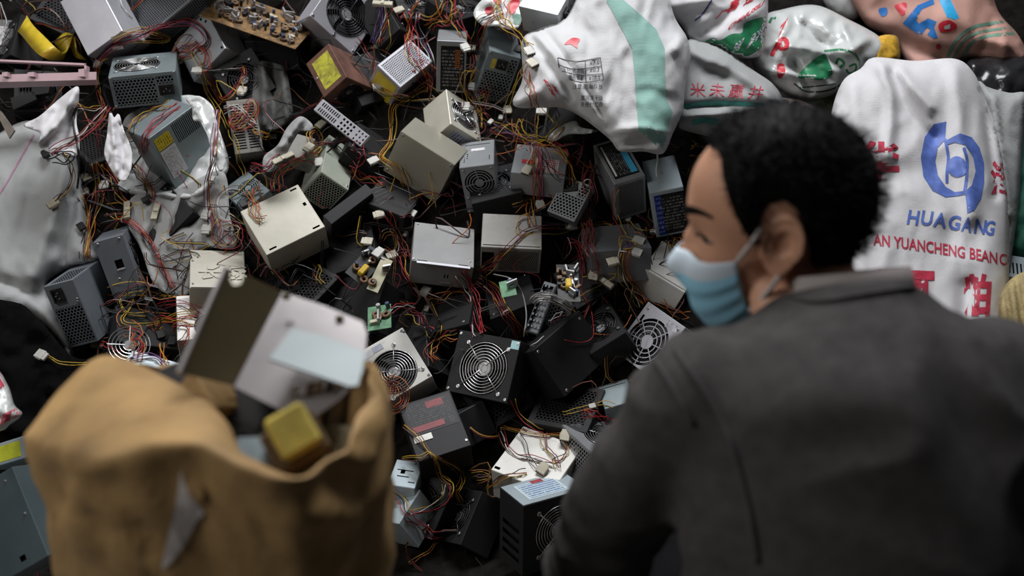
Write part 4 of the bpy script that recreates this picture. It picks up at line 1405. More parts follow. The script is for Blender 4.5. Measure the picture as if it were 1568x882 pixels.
def slab_quad(name, label, cat, quad, z, th, m_, parent=None, group=None):
    """plate through four (x, y) corners; z may be one distance or four"""
    zs = z if isinstance(z, (list, tuple)) else [z] * 4
    P = [at(x, y, zz) for (x, y), zz in zip(quad, zs)]
    n = (P[1] - P[0]).cross(P[3] - P[0]).normalized()
    if n.dot(CAM - P[0]) < 0:
        n = -n
    Q = [p - n * th for p in P]
    b = MB()
    b.add(P + Q, [[0, 1, 2, 3], [7, 6, 5, 4], [0, 4, 5, 1], [1, 5, 6, 2], [2, 6, 7, 3], [3, 7, 4, 0]])
    org = min(P + Q, key=lambda v: v.z).copy() if parent is None else None
    if parent is not None:
        b.v = [v - parent.location for v in b.v]
    o = b.obj(name, m_, parent, org)
    bm = bmesh.new()
    bm.from_mesh(o.data)
    bmesh.ops.recalc_face_normals(bm, faces=bm.faces)
    bm.to_mesh(o.data)
    bm.free()
    if label:
        tag(o, label, cat, group)
        solid(P + Q, [[0, 1, 2, 3]])
    return o


M_pinkp = mat('pink_plastic', (.62, .42, .46), .45, 0, .08, 30, 0, 0, .1, (.35, .22, .25))
root = empty('pink_strip', at(74, 125, 2.4))
tag(root, 'pink plastic channel strip with small clips lying across the left edge', 'plastic strip')
slab_quad('front_web', None, None, [(-60, 116), (147, 110), (147, 122), (-60, 127)], 2.36, .004, M_pinkp, root)
slab_quad('lower_flange', None, None, [(-60, 127), (147, 122), (150, 130), (-60, 137)], [2.36, 2.36, 2.40, 2.40], .004, M_pinkp, root)
slab_quad('back_edge', None, None, [(-60, 88), (132, 97), (132, 100), (-60, 91)], 2.44, .02, M_pinkp, root)
slab_quad('end_edge', None, None, [(129, 97), (132, 97), (132, 113), (129, 113)], 2.44, .02, M_pinkp, root)
for x0, x1 in((3, 11), (42, 52), (120, 129)):
    slab_quad('clip', None, None, [(x0, 111 - (x0 > 100) * 5), (x1, 110 - (x0 > 100) * 5), (x1, 117), (x0, 117)], 2.35, .012, M_pinkp, root)

M_yel = mat('yellow_vinyl', (.58, .42, .03), .4, 0, .2, 25, .2, 60, .2, (.2, .13, .03))


def ribbon(name, label, cat, path, m_, parent=None, closed=False):
    """flat band: path of ((x,y,z),(x,y,z)) edge pairs"""
    A = catmull([p[0] for p in path], n=6)
    B = catmull([p[1] for p in path], n=6)
    P = [at(*a) for a in A]
    Q = [at(*q) for q in B]
    n = len(P)
    vs = P + Q + [p + FWD * .003 for p in P] + [q + FWD * .003 for q in Q]
    fs = []
    for i in range(n - 1):
        fs += [[i, i + 1, n + i + 1, n + i], [2 * n + i, 3 * n + i, 3 * n + i + 1, 2 * n + i + 1], [i, 2 * n + i, 2 * n + i + 1, i + 1], [n + i, n + i + 1, 3 * n + i + 1, 3 * n + i]]
    org = min(vs, key=lambda v: v.z).copy()
    o = mesh_obj(name, vs, fs, m_, origin=org, smooth=True)
    tag(o, label, cat)
    solid(vs, fs)
    return o


ribbon('yellow_band', 'wide yellow vinyl band curling at the upper left', 'band',
       [((41, 24, 2.60), (20, 42, 2.60)), ((50, 38, 2.55), (33, 54, 2.55)), ((68, 56, 2.50), (46, 70, 2.50)), ((82, 70, 2.46), (60, 84, 2.45)), ((95, 80, 2.48), (78, 92, 2.5)), ((104, 74, 2.55), (98, 88, 2.58)), ((112, 52, 2.58), (82, 64, 2.6))], M_yel)
ribbon('yellow_band', 'narrow yellow vinyl curl behind the flat grey panel', 'band', [((84, 62, 2.62), (92, 74, 2.62)), ((100, 50, 2.6), (106, 72, 2.6)), ((113, 56, 2.58), (116, 88, 2.58)), ((118, 82, 2.56), (132, 92, 2.58))], M_yel)
slab_quad('metal_strip', 'brown worn metal strip in the left edge above the grey sack', 'strip', [(-12, 160), (2, 172), (22, 200), (14, 212)], 2.28, .006, mat('worn_brown_metal', (.22, .19, .16), .6, .2, .3, 40), None)
psu('', 'dim grey casing with printed panel at the far left under the yellow band', M_galv_d, {'+z': [('label', .1, .2, .9, .75, PR_white)]}, pose=(tuple(at(20, 68, 2.66)), (.9, .1, .1), (.14, .1, .08)))
for q, nm in (([(16, 150), (52, 140), (56, 152), (20, 168)], 'near the left edge'), ([(48, 135), (76, 132), (74, 142), (50, 146)], 'just under the pink strip')):
    slab_quad('dark_drive_plate', 'dark drive plate in the shadow ' + nm, 'plate', q, 2.5, .03, M_darkp)
# ------------------------------------------------------------------ circuit boards and loose metal
def board(name, label, quad, z, base, ncomp, seed, comps='mix', yellow=None, cat='circuit board'):
    zs = z if isinstance(z, (list, tuple)) else [z] * 4
    P = [at(x, y, zz) for (x, y), zz in zip(quad, zs)]
    c = sum(P, Vector()) / 4
    root = empty(name, c)
    tag(root, label, cat)
    u = (P[1] - P[0] + P[2] - P[3]) / 2
    v = (P[0] - P[3] + P[1] - P[2]) / 2
    w, h = u.length, v.length
    u.normalize()
    n = u.cross(v).normalized()
    if n.dot(CAM - c) < 0:
        n = -n
    v = n.cross(u)
    F = Matrix((u, v, n)).transposed().to_4x4()
    b = MB()
    b.box((0, 0, -.001), (w / 2, h / 2, .001), F, 0, .0003)
    b.obj('board', base, root)
    rr = random.Random(seed)
    cm = [mat('capacitor_black', (.02, .02, .025), .4), mat('capacitor_blue', (.04, .06, .12), .35), mat('heatsink_alu', (.45, .45, .46), .4, .7), mat('component_brown', (.16, .09, .04), .5), mat('component_yellow', (.60, .40, .03), .45), mat('component_cream', (.48, .44, .33), .5)]
    for i in range(ncomp):
        x, y = rr.uniform(-.42, .42) * w, rr.uniform(-.38, .38) * h
        T = F @ Matrix.Translation((x, y, 0)) @ Matrix.Rotation(rr.uniform(0, 3), 4, 'Z')
        b = MB()
        k = rr.random()
        if k < .4:
            q = rr.uniform(.0025, .0055)
            hh = rr.uniform(.008, .018)
            b.lathe([(q, 0), (q, hh * .95), (q * .9, hh)], T, 12)
            b.obj('capacitor', cm[rr.choice([0, 0, 1, 2])], root, smooth=False)
        elif k < .6:
            b.box((0, 0, .009), (rr.uniform(.006, .016), .0018, .009), T)
            for s_ in range(3):
                b.box((0, (s_ - 1) * .004, .004), (.008, .0006, .004), T)
            b.obj('heatsink', cm[2], root)
        elif k < .8:
            b.box((0, 0, .004), (rr.uniform(.004, .009), rr.uniform(.003, .006), .004), T, 0, .0008)
            b.obj('chip', cm[rr.choice([0, 3, 5])], root)
        else:
            b.torus(T @ Matrix.Translation((0, 0, .005)), .007, .0035, 16, 8)
            b.obj('coil', cm[3], root, smooth=True)
    if yellow:
        T = F @ Matrix.Translation((yellow[0] * w, yellow[1] * h, 0))
        b = MB()
        b.box((0, 0, .008), (.007, .015, .008), T, 0, .003)
        b.obj('yellow_transformer', cm[4], root)
    vs, fs = chbox((w / 2, h / 2, .006))
    M2 = Matrix.Translation(c) @ F
    solid([M2 @ q for q in vs], fs)
    return root


M_pcbr = mat('rusty_board', (.20, .11, .035), .75, 0, .6, 45, .6, 80, .62, (.03, .018, .012), 30.)
M_pcbg = mat('green_board', (.10, .24, .13), .5, 0, .4, 60, .3, 200)
M_pcbd = mat('dark_board', (.03, .032, .028), .5, 0, .4, 60)
board('circuit_board', 'rusty orange brown circuit board with components along the top edge', [(335, -14), (478, 30), (462, 81), (317, 24)], [2.62, 2.62, 2.5, 2.5], M_pcbr, 110, 1)
board('circuit_board', 'green circuit board with red capacitor above the white ringed fan', [(560, 470), (592, 468), (606, 498), (566, 508)], [2.22, 2.22, 2.16, 2.16], M_pcbg, 8, 2)
board('circuit_board', 'dark board with bright yellow transformer under the brown wire bundle', [(850, 405), (888, 405), (886, 462), (856, 462)], [2.28, 2.28, 2.18, 2.18], M_pcbd, 22, 3, yellow=(.0, -.12))
board('circuit_board', 'cream topped narrow board beside the loose connector in the dark gap', [(590, 395), (606, 402), (574, 446), (556, 440)], [2.3, 2.3, 2.25, 2.25], mat('cream_board', (.38, .36, .24), .6, 0, .3, 40), 4, 4)
board('circuit_board', 'dark open chassis board with small yellow part below the large cream supply', [(560, 372), (590, 392), (556, 440), (535, 420)], [2.32, 2.32, 2.27, 2.27], M_pcbd, 12, 5, yellow=(.1, -.2))
board('circuit_board', 'small green board fragment under the dusty mesh supply', [(768, 428), (788, 430), (790, 448), (764, 460)], [2.24, 2.24, 2.2, 2.2], M_pcbg, 4, 6)

psu('', 'perforated silver strip standing beside the ribbon cable', M_galv_d, {'+z': [('notch', .12 + .26 * i - .06, .08 + .115 * j - .02, .12 + .26 * i + .06, .08 + .115 * j + .02) for i in range(4) for j in range(8)]},
    name='perforated_strip', cat='bracket', group=None, pose=(tuple(at(829, 472, 2.16)), (.75, .1, -.42), (.03, .12, .012)))
psu('', 'broken silver honeycomb vent with black socket behind the brown wires', M_galv, {'+z': [('mesh', .05, .42, .95, .95, .0085, .70), ('inlet', .32, .2, .034, .03, .5), ('mesh', .66, .04, .95, .38, .0085, .7)]},
    name='vent_fragment', cat='vent', group=None, pose=(tuple(at(874, 308, 2.40)), (.8, .2, -.5), (.075, .10, .03)))

# loose bars grid and bare fan grill
b = MB()
for t in np.linspace(0, 1, 5):
    b.tube([at(568 + 12 * t, 290 + 24 * t, 2.36), at(586 + 14 * t, 285 + 16 * t, 2.37)], .0011, 5)
for p, q in(((568, 290), (581, 316)), ((581, 316), (600, 300))):
    b.tube([at(*p, 2.36), at(*q, 2.365)], .0016, 5)
o = b.obj('wire_rack', M_wire_chrome, origin=at(581, 316, 2.36))
tag(o, 'small wire rack glinting in the gap right of the mesh ended supply', 'wire rack')
b = MB()
G = Matrix.Translation(at(198, 528, 2.02)) @ Euler((.7, .2, .3)).to_matrix().to_4x4()
for r_ in(.012, .019, .026, .033, .04):
    b.torus(G, r_, .0009, 28, 5)
b.lathe([(.010, -.0005), (.010, .0008)], G, 16)
for k in range(4):
    b.tube([G @ Vector((.008 * math.cos(k * 1.57), .008 * math.sin(k * 1.57), 0)), G @ Vector((.042 * math.cos(k * 1.57), .042 * math.sin(k * 1.57), 0))], .0011, 5)
o = b.obj('fan_grill', M_wire_chrome, origin=at(198, 528, 2.02))
tag(o, 'loose round fan grill among the wires left of the metal bracket', 'fan grill')
psu('', 'white edged drive case lying behind the paper bag rim', M_paleblue, {'+z': [('notch', .05, .3, .1, .5), ('flange', .02, .9, .98, .95)], '-y': []}, pose=(tuple(at(238, 575, 1.95)), (.25, .25, -.1), (.12, .06, .04)), name='drive_case', cat='drive case', group=None)

# ------------------------------------------------------------------ cables
CC = {'Y': (.47, .30, .025), 'R': (.36, .022, .028), 'K': (.012, .012, .013), 'O': (.44, .125, .02), 'P': (.16, .06, .20), 'W': (.62, .60, .58),
      'B': (.05, .07, .22), 'G': (.05, .16, .06), 'M': (.20, .02, .035), 'N': (.17, .075, .045), 'E': (.20, .20, .20)}
CM = {k: mat('wire_' + {'Y': 'yellow', 'R': 'red', 'K': 'black', 'O': 'orange', 'P': 'purple', 'W': 'white', 'B': 'blue', 'G': 'green', 'M': 'maroon', 'N': 'brown', 'E': 'grey'}[k], v, .42, 0, .2, 40) for k, v in CC.items()}
SCENE_BVH = BVHTree.FromPolygons(SOL_V, SOL_F)


def hit_depth(px, py, default=None):
    r = ray(px, py)
    h = SCENE_BVH.ray_cast(CAM, r.normalized())
    if h[0] is None:
        return default or heap_depth(px, py)
    return (h[0] - CAM).dot(FWD)


# random dark tangle lying in the gaps: uncountable
tg = MB()
rt = random.Random(5)
TM = ['K', 'K', 'K', 'N', 'M', 'K', 'K', 'K', 'Y', 'M', 'N', 'K', 'K', 'O', 'K', 'K']
for i in range(1850):
    px = rt.uniform(-30, 1300)
    py = rt.uniform(-20, 890)
    if px < 130 and 200 < py < 560:
        continue
    if px > 800 and py < 170 or px > 1270 and py < 560:
        continue
    if rt.random() < .75 and py > 600:
        continue
    d0 = hit_depth(px, py)
    if d0 < heap_depth(px, py) + .035:
        continue
    base = at(px, py, d0 - rt.uniform(-.004, .016))
    a = rt.uniform(0, 6.28)
    dirv = RGT * math.cos(a) + UPV * math.sin(a)
    L = rt.uniform(.05, .16)
    bend = (RGT * math.cos(a + 1.57) + UPV * math.sin(a + 1.57)) * rt.uniform(-.06, .06)
    b2 = (RGT * math.cos(a + 1.57) + UPV * math.sin(a + 1.57)) * rt.uniform(-.05, .05)
    nb = rt.choice([1, 1, 2, 3])
    for q in range(nb):
        off = Vector((rt.uniform(-.003, .003), rt.uniform(-.003, .003), rt.uniform(-.003, .003)))
        pts = []
        for k in range(9):
            t = k / 8 - .5
            pts.append(base + off + dirv * (L * t) + bend * (1 - 4 * t * t) + b2 * (math.sin(t * 6.28)) - FWD * (.012 * (1 - 4 * t * t)))
        vs, fs = tube(pts, .0011, 4, False)
        tg.add(vs, fs, TM.index(rt.choice(TM)))
tang = tg.obj('wire_tangle', [CM[k] for k in TM])
tang['kind'] = 'stuff'
tag(tang, 'dark tangle of cut wires filling the gaps of the heap', 'wires')

M_conn = mat('cream_nylon', (.46, .42, .32), .45, 0, .15, 60, 0, 0, .12, (.3, .25, .15))
M_connw = mat('white_nylon', (.44, .43, .395), .4, 0, .12, 60)
CONN = {}


def conn_mesh(kind):
    if kind in CONN:
        return CONN[kind]
    b = MB()
    if kind in('molex', 'molexw'):
        b.box((0, 0, 0), (.0105, .0105, .0045), None, 0, .0012)
        b.box((0, -.013, 0), (.0092, .004, .0034), None, 0, .0008)
        for i in range(4):
            b.lathe([(.0019, 0), (.0019, .0012), (.0012, .0012)], Matrix.Translation((-.0075 + .005 * i, .0104, 0)) @ Matrix.Rotation(-math.pi / 2, 4, 'X'), 8, 1)
        for s_ in(-1, 1):
            b.box((s_ * .0105, -.002, 0), (.0012, .006, .0022), None, 0, .0004)
    elif kind == 'atx':
        b.box((0, 0, 0), (.026, .0075, .0048), None, 0, .0008)
        for i in range(12):
            for s_ in(-1, 1):
                b.box((-.0231 + .0042 * i, .0076, s_ * .0021), (.0014, .0004, .0014), None, 1)
                b.box((-.0231 + .0042 * i, 0, s_ * .0050), (.0014, .0060, .0004), None, 0)
        b.box((0, .001, .0062), (.004, .006, .0012), None, 0, .0005)
    elif kind == 'sata':
        b.box((0, 0, 0), (.0115, .008, .0036), None, 0, .0008)
        b.box((0, .0075, 0), (.0095, .002, .0022), None, 0)
        b.box((.0108, .003, .003), (.0012, .004, .0014), None, 0)
    else:
        b.box((0, 0, 0), (.006, .0075, .0035), None, 0, .0008)
        for i in range(4):
            b.box((-.0042 + .0028 * i, .0076, 0), (.0008, .0004, .0012), None, 1)
        b.box((0, -.006, .0036), (.004, .002, .0006), None, 0)
    col = M_inlet if kind == 'sata' else (M_connw if kind in('small', 'molexw') else M_conn)
    o = b.obj('connector', [col, M_int])
    CONN[kind] = o.data
    bpy.data.objects.remove(o)
    return CONN[kind]


def conn_matrix(px, py, ang, lift, d=None, tilt=None):
    """connector frame: its length axis follows the screen angle, lying flat on the heap"""
    d = hit_depth(px, py) if d is None else d
    p = at(px, py, d - lift)
    up = Vector((0, -.5, .86)) if tilt is None else tilt
    a = math.radians(ang)
    y = (RGT * math.cos(a) + UPV * math.sin(a))
    y = (y - up * y.dot(up)).normalized()
    x = y.cross(up).normalized()
    z = x.cross(y)
    M = Matrix((x, y, z)).transposed().to_4x4()
    M.translation = p
    return M


rc = random.Random(3)


def cable(label, pts, colors, spread=3., conns=(), lift=.006, r=.00105, ties=(), name='cable_bundle', cat='cable', loose=1.):
    P = np.array(catmull(pts, 5.), float)
    n = len(P)
    d = np.array([hit_depth(x, y) for x, y in P])
    st = .011
    for _ in range(2):
        for i in range(1, n):
            d[i] = min(d[i], d[i - 1] + st)
        for i in range(n - 2, -1, -1):
            d[i] = min(d[i], d[i + 1] + st)
    ds = d.copy()
    for _ in range(3):
        ds[1:-1] = (ds[:-2] + 2 * ds[1:-1] + ds[2:]) / 4
    d = np.minimum(ds, d) - lift
    t = np.gradient(P, axis=0)
    t /= np.linalg.norm(t, axis=1)[:, None] + 1e-9
    nn = np.stack([-t[:, 1], t[:, 0]], -1)
    base = at(P[0][0], P[0][1], d[0])
    root = empty(name, base)
    tag(root, label, cat, 'cut wire bundles on the heap')
    s = np.linspace(0, 1, n)
    k = len(colors)
    for i, cch in enumerate(colors):
        lane = (i - (k - 1) / 2) * (spread / max(k - 1, 1)) * 1.5 if k > 1 else 0
        f1, f2, p1, p2 = rc.uniform(1, 2.2), rc.uniform(2.5, 4.5), rc.uniform(0, 6.28), rc.uniform(0, 6.28)
        a1, a2 = rc.uniform(.3, 1.) * spread * .5 * loose, rc.uniform(.1, .5) * spread * .35 * loose
        off = lane + a1 * np.sin(f1 * 6.28 * s + p1) + a2 * np.sin(f2 * 6.28 * s + p2)
        fan = 1 + .8 * loose * np.abs(s - .5)
        off = off * fan
        dz = rc.uniform(0, .005) + .003 * np.sin(f2 * 5 * s + p2)
        Q = P + nn * off[:, None]
        w = [at(Q[j][0], Q[j][1], d[j] - max(0, dz[j])) - base for j in range(n)]
        vs, fs = tube(w, r * rc.uniform(.9, 1.1), 5)
        mesh_obj('wire', vs, fs, CM[cch], root, smooth=True)
    for cn in conns:
        kind, x, y, ang = cn[:4]
        M = conn_matrix(x, y, ang, .011)
        M.translation -= base
        place('connector', conn_mesh(kind), root, M)
    for tt in ties:
        j = int(tt * (n - 1))
        b = MB()
        ctr = at(P[j][0], P[j][1], d[j] - .002) - base
        tv = (at(P[min(j + 1, n - 1)][0], P[min(j + 1, n - 1)][1], d[min(j + 1, n - 1)]) - at(P[max(j - 1, 0)][0], P[max(j - 1, 0)][1], d[max(j - 1, 0)])).normalized()
        b.torus(Matrix.Translation(ctr) @ tv.to_track_quat('Z', 'Y').to_matrix().to_4x4(), .0022 + spread * .0007, .0012, 16, 5)
        b.obj('cable_tie', CM['W'], root)
    return root


cable('maroon and black wire bundle arching over the perforated case to the blue grey supply', [(150, 92), (172, 70), (215, 52), (260, 37), (290, 33), (310, 46), (317, 64), (303, 78)], 'MMRKKPRM', 5, [('molexw', 183, 70, 10)])
cable('thin yellow wires running beside the arching maroon bundle', [(172, 62), (200, 48), (225, 46), (258, 60), (205, 62), (180, 72)], 'YYO', 4)
cable('red and yellow wires hanging down left of the honeycomb fronted supply', [(165, 84), (150, 92), (147, 118), (152, 148), (158, 172), (146, 192)], 'YROMK', 5, [('molexw', 151, 96, 80)])
cable('coiled orange and red wires with cream plug right of the top fan', [(300, 62), (288, 70), (275, 74), (272, 84), (290, 82), (305, 72), (314, 82), (316, 100), (308, 104)], 'ORNRMY', 6, [('molex', 277, 90, 70)])
cable('pair of yellow wires falling from a white plug to the white plastic flap', [(294, 80), (304, 100), (311, 118), (318, 140), (336, 172), (350, 197)], 'YY', 3, [('molexw', 304, 108, 0)])
cable('maroon and yellow wire loop under the rusty board', [(312, 110), (324, 128), (338, 150), (352, 148), (366, 126), (374, 112), (370, 102)], 'MRYM', 4, [('molexw', 371, 138, 80)])
cable('black and white wires crossing right of the white plug', [(310, 108), (345, 106), (372, 103)], 'KWK', 3)
cable('thick red wire bundle leaving the vented blue grey supply', [(276, 162), (250, 178), (228, 200), (220, 222), (222, 236)], 'RRMRMR', 6)
cable('yellow and black wires curving left of the red bundle on the wrapped supply', [(262, 162), (232, 172), (208, 188), (198, 206)], 'YYKOY', 6)
cable('thick black mains cord hanging over the white sheet', [(120, 160), (112, 178), (114, 202), (120, 230), (121, 262), (118, 288)], 'K', 1, r=.0028)
cable('second black cord looped over the left sack', [(72, 240), (92, 234), (112, 236), (100, 250), (82, 245)], 'KK', 3, [('sata', 70, 236, 220)], r=.0016)
cable('brown and red wires sloping down left from below the honeycomb supply', [(166, 162), (152, 182), (138, 194), (118, 212), (96, 222), (76, 232)], 'RMNNWM', 6)
cable('short orange and white wires crossing the white sheet edge', [(116, 160), (128, 166), (142, 166), (155, 164)], 'YOW', 3)
cable('yellow and maroon wires ending in a cream plug on the grey sack', [(96, 234), (108, 252), (110, 276), (98, 296), (84, 308)], 'YMKN', 3.5, [('molex', 80, 313, 225)])
cable('brown and orange wire bundle with cream plugs right of the grey sack', [(142, 250), (150, 270), (152, 300), (140, 330), (133, 360), (134, 396)], 'OYNKNRYK', 8, [('molex', 133, 272, 300), ('molex', 129, 294, 290), ('molexw', 159, 285, 280)])
cable('orange wires falling below the torn white flap', [(160, 250), (172, 276), (184, 300), (196, 318)], 'ORKYN', 6, [('atx', 195, 322, 15)])
cable('red and black wires ending in dark and cream plugs over the grey cloth', [(204, 252), (216, 268), (226, 284), (232, 304)], 'RROYKK', 6, [('sata', 224, 305, 300), ('atx', 239, 324, 0)])
cable('fat red wire bundle with white tie beside the tall grey supply', [(176, 335), (198, 340), (220, 358), (236, 382), (248, 408), (264, 442)], 'RRORMRK', 5, [], ties=(.12, .62), loose=.5)
cable('orange wire bundle below the dark plug over the grey sack', [(122, 300), (132, 325), (134, 350), (131, 380), (135, 398)], 'OYNK', 4, [('sata', 124, 347, 45)])
cable('purple and yellow wires hanging in front of the white plastic wrap', [(333, 168), (331, 200), (326, 240), (318, 278), (320, 318), (330, 350)], 'YPRMWP', 5, [('small', 325, 274, 80), ('molexw', 316, 328, 80)])
cable('loose red and orange wires knotted in front of the two column slotted supply', [(354, 196), (372, 176), (384, 156), (391, 168), (382, 188), (362, 198), (352, 186), (366, 172)], 'ROYRN', 5)
cable('white and pink wires across the slotted supply', [(343, 166), (362, 166), (378, 180), (394, 194)], 'WWRW', 5)
cable('yellow green wire running from the slots to the teal supply', [(352, 198), (362, 222), (368, 250), (374, 268)], 'YY', 3)
cable('yellow and orange wire ends with a white plug beside the dim cloth', [(386, 200), (400, 206), (412, 210), (402, 214)], 'YOYN', 5, [('small', 419, 209, 10)])
cable('red wire bundle joining a long cream plug left of the olive box', [(384, 254), (404, 258), (420, 246), (430, 238)], 'RMKRM', 5, [('atx', 434, 243, 300)])
cable('red orange and green wires left of the mesh ended supply', [(418, 294), (426, 268), (446, 250), (466, 241), (486, 244)], 'ROMGRO', 6, [('molex', 474, 225, 60)])
cable('yellow wires looping between cream plugs above the greenish white supply', [(480, 224), (474, 206), (482, 198), (490, 206), (492, 222), (478, 236)], 'YYON', 4, [('molex', 490, 192, 240), ('molexw', 489, 250, 280)])
cable('orange wires lying over the corner of the large cream lid', [(382, 290), (387, 306), (390, 326), (402, 338)], 'OORYKO', 8, [('sata', 380, 297, 80)])
cable('pale thin wire loop left of the large cream lid', [(372, 288), (348, 290), (332, 306), (334, 330), (356, 343), (366, 350), (352, 358)], 'WN', 2.5)
cable('maroon and black wires bunched below the pale loop', [(330, 335), (328, 358), (340, 376), (360, 372), (358, 352), (342, 350)], 'RMKYNR', 8, [('molexw', 316, 350, 90)])
cable('dark wires sliding under the large cream lid', [(352, 345), (376, 356), (390, 380), (404, 408)], 'KMRKN', 7)
cable('black plugs and wires beside the curved slots of the teal supply', [(360, 326), (372, 312), (388, 300), (402, 290)], 'KKKN', 7, [('sata', 372, 312, 40), ('sata', 360, 328, 50)])
cable('yellow wire loops behind the metal bracket of the paper bag', [(272, 453), (226, 448), (188, 450), (182, 462), (194, 480), (226, 482)], 'YYK', 4)
cable('second pair of yellow wires curving below the first loops', [(206, 456), (196, 472), (184, 486), (192, 498), (232, 496), (270, 484), (302, 481)], 'YYO', 4)
cable('orange and red wires curling left of the metal bracket', [(250, 502), (238, 504), (242, 492), (262, 490), (290, 492), (302, 494)], 'ROYR', 6, [('sata', 218, 505, 340)])
cable('red wire arcs behind the metal bracket', [(242, 470), (256, 465), (282, 466), (300, 472), (310, 482)], 'RRM', 5, [('sata', 246, 512, 30)])
cable('round orange loop beside the dark plug left of the bracket', [(262, 510), (272, 498), (288, 500), (286, 516), (274, 528)], 'ORN', 4, [('sata', 263, 522, 5)])
cable('orange and yellow wires dropping to the drive case', [(246, 526), (250, 548), (258, 566), (262, 580)], 'OYR', 4)
cable('purple wire curve above the paper bag rim', [(196, 556), (212, 546), (236, 546), (256, 560)], 'PPM', 4)
cable('grey plug and red wires below the leftmost mesh supply', [(152, 527), (170, 534), (190, 545)], 'RRK', 4, [('molex', 147, 526, 175)])
cable('yellow wires ending in a white plug in the dark left of the bag', [(132, 557), (96, 556), (78, 548), (66, 543)], 'YY', 2, [('molexw', 62, 543, 150)])
cable('tangled red and orange wires above the loose fan grill', [(195, 500), (210, 510), (204, 520), (216, 528), (205, 545)], 'ORRNO', 9)
cable('striped wire bundle between two cream main plugs below the top fan', [(588, 10), (586, 30), (580, 50), (574, 68)], 'RNOWPBKPK', 12, [('atx', 586, 6, 85), ('atx', 575, 73, 275)], loose=.5)
cable('thin yellow wire hanging right of the upper main plug', [(594, 30), (597, 48), (598, 66), (590, 76)], 'Y', 1)
cable('red wire bundle falling over the diagonal mesh supply', [(626, 18), (624, 42), (628, 66), (634, 92), (652, 118), (662, 138)], 'RRORRYRM', 12, [('molexw', 632, 58, 300)])
cable('purple and white wire pair left of the black labelled supply', [(641, 18), (639, 38), (648, 62), (660, 88), (667, 108)], 'WPKW', 4)
cable('yellow wire arcs at the top right of the pair', [(642, 22), (656, 29), (670, 22), (680, 2)], 'YO', 3, [('molex', 609, 16, 215)])
cable('orange wire strands above the black labelled supply', [(656, 44), (668, 30), (684, 34), (698, 22), (704, 16)], 'OOYNR', 8)
cable('dark maroon wires dropping behind the white plug above the black label', [(690, 0), (696, 24), (704, 46), (716, 62), (720, 74)], 'MRKYM', 8, [('molex', 722, 74, 350), ('molexw', 712, 72, 110)])
cable('orange and black wire bundle bending over the hexagon mesh supply', [(770, 18), (752, 24), (738, 36), (730, 58), (729, 84)], 'OORKKKY', 10, loose=.6)
cable('yellow wires slanting across to the striped sack', [(760, 0), (762, 22), (776, 40), (796, 56), (810, 74)], 'YYKNY', 6, [('molexw', 811, 80, 290)])
cable('red and yellow wires over the crumpled printed bag', [(776, 0), (774, 20), (780, 42), (792, 58)], 'YRO', 6, [('sata', 793, 75, 330)])
cable('orange wires hanging between the black label and the hexagon mesh', [(727, 84), (724, 106), (716, 128), (724, 150), (732, 178), (733, 196)], 'YYOKRN', 7, [('molexw', 713, 162, 90), ('molexw', 724, 132, 80)])
cable('yellow loop right of the black label', [(726, 106), (712, 108), (707, 126), (711, 148), (720, 162)], 'YYN', 5)
cable('dark red wires below the hexagon mesh with white four pin plug', [(728, 148), (742, 140), (746, 152), (736, 166), (748, 182)], 'MROY', 5, [('small', 751, 187, 240)])
cable('yellow wires along the right edge of the hexagon mesh', [(810, 96), (796, 114), (786, 138), (776, 164)], 'YY', 2.5, [('molex', 777, 170, 270), ('small', 767, 180, 80), ('molex', 816, 98, 300)])
cable('red wires hanging down the left side of the striped sack', [(806, 106), (810, 128), (814, 150), (822, 165)], 'RYRN', 6, [('molexw', 831, 171, 355)])
cable('single yellow wire dropping from the white square plug', [(823, 170), (821, 194), (820, 220)], 'YN', 2)
cable('purple and red wires entering the knot from the left', [(752, 196), (772, 204), (796, 210), (819, 222)], 'YPBRMO', 9, loose=.7)
cable('golden wire arcs above the knot', [(794, 182), (796, 202), (814, 213), (836, 214), (858, 194), (864, 186)], 'YYYO', 7)
cable('straight maroon wire bundle hanging from the knot', [(819, 222), (824, 246), (823, 276), (826, 308)], 'MRPRMYNR', 9, [('molexw', 828, 315, 280)], ties=(.03,), loose=.4)
cable('golden wires curving right of the knot', [(824, 218), (852, 230), (870, 252), (876, 282)], 'YOYO', 5)
cable('red and orange wires right of the red stickered supply', [(848, 220), (868, 236), (880, 254), (892, 262)], 'RRYO', 5)
cable('short yellow wires with cream plug on the red stickered supply', [(820, 226), (815, 242), (810, 254)], 'YYW', 4, [('molex', 806, 262, 250)])
cable('red and black wires crossing the red sticker', [(828, 228), (840, 250), (850, 266), (862, 275)], 'RKK', 5)
cable('brown wires with white clip above the dusty supply', [(786, 318), (800, 312), (812, 306), (812, 330), (816, 346)], 'NYNKO', 6, [('small', 808, 305, 60)])
cable('brown wire loop on the lid of the dusty supply', [(810, 330), (796, 336), (792, 350), (800, 358), (816, 352)], 'NY', 3)
cable('yellow and maroon wires slanting across the dusty supply', [(872, 348), (836, 350), (810, 354), (790, 370), (762, 394), (734, 420)], 'YRKM', 6, [('molexw', 877, 346, 5)])
cable('thick brown wire bundle right of the broken vent', [(906, 250), (899, 274), (905, 300), (897, 328), (904, 362), (896, 402)], 'NMNMNMRN', 9, ties=(.2,))
cable('brown wire bundle ending in cream plugs behind the plain black supply', [(900, 330), (896, 366), (910, 396), (914, 416), (908, 430)], 'NMMNN', 8, [('atx', 924, 431, 235), ('molex', 908, 424, 260), ('molex', 936, 401, 200)])
cable('yellow and red wires below the cyan striped supply', [(944, 290), (940, 318), (948, 346), (957, 360)], 'YR', 3, [('small', 962, 335, 70)])
cable('orange wires running to the pale blue supply corner', [(962, 340), (974, 352), (990, 358), (1002, 356)], 'YKO', 4, [('small', 1000, 355, 0)])
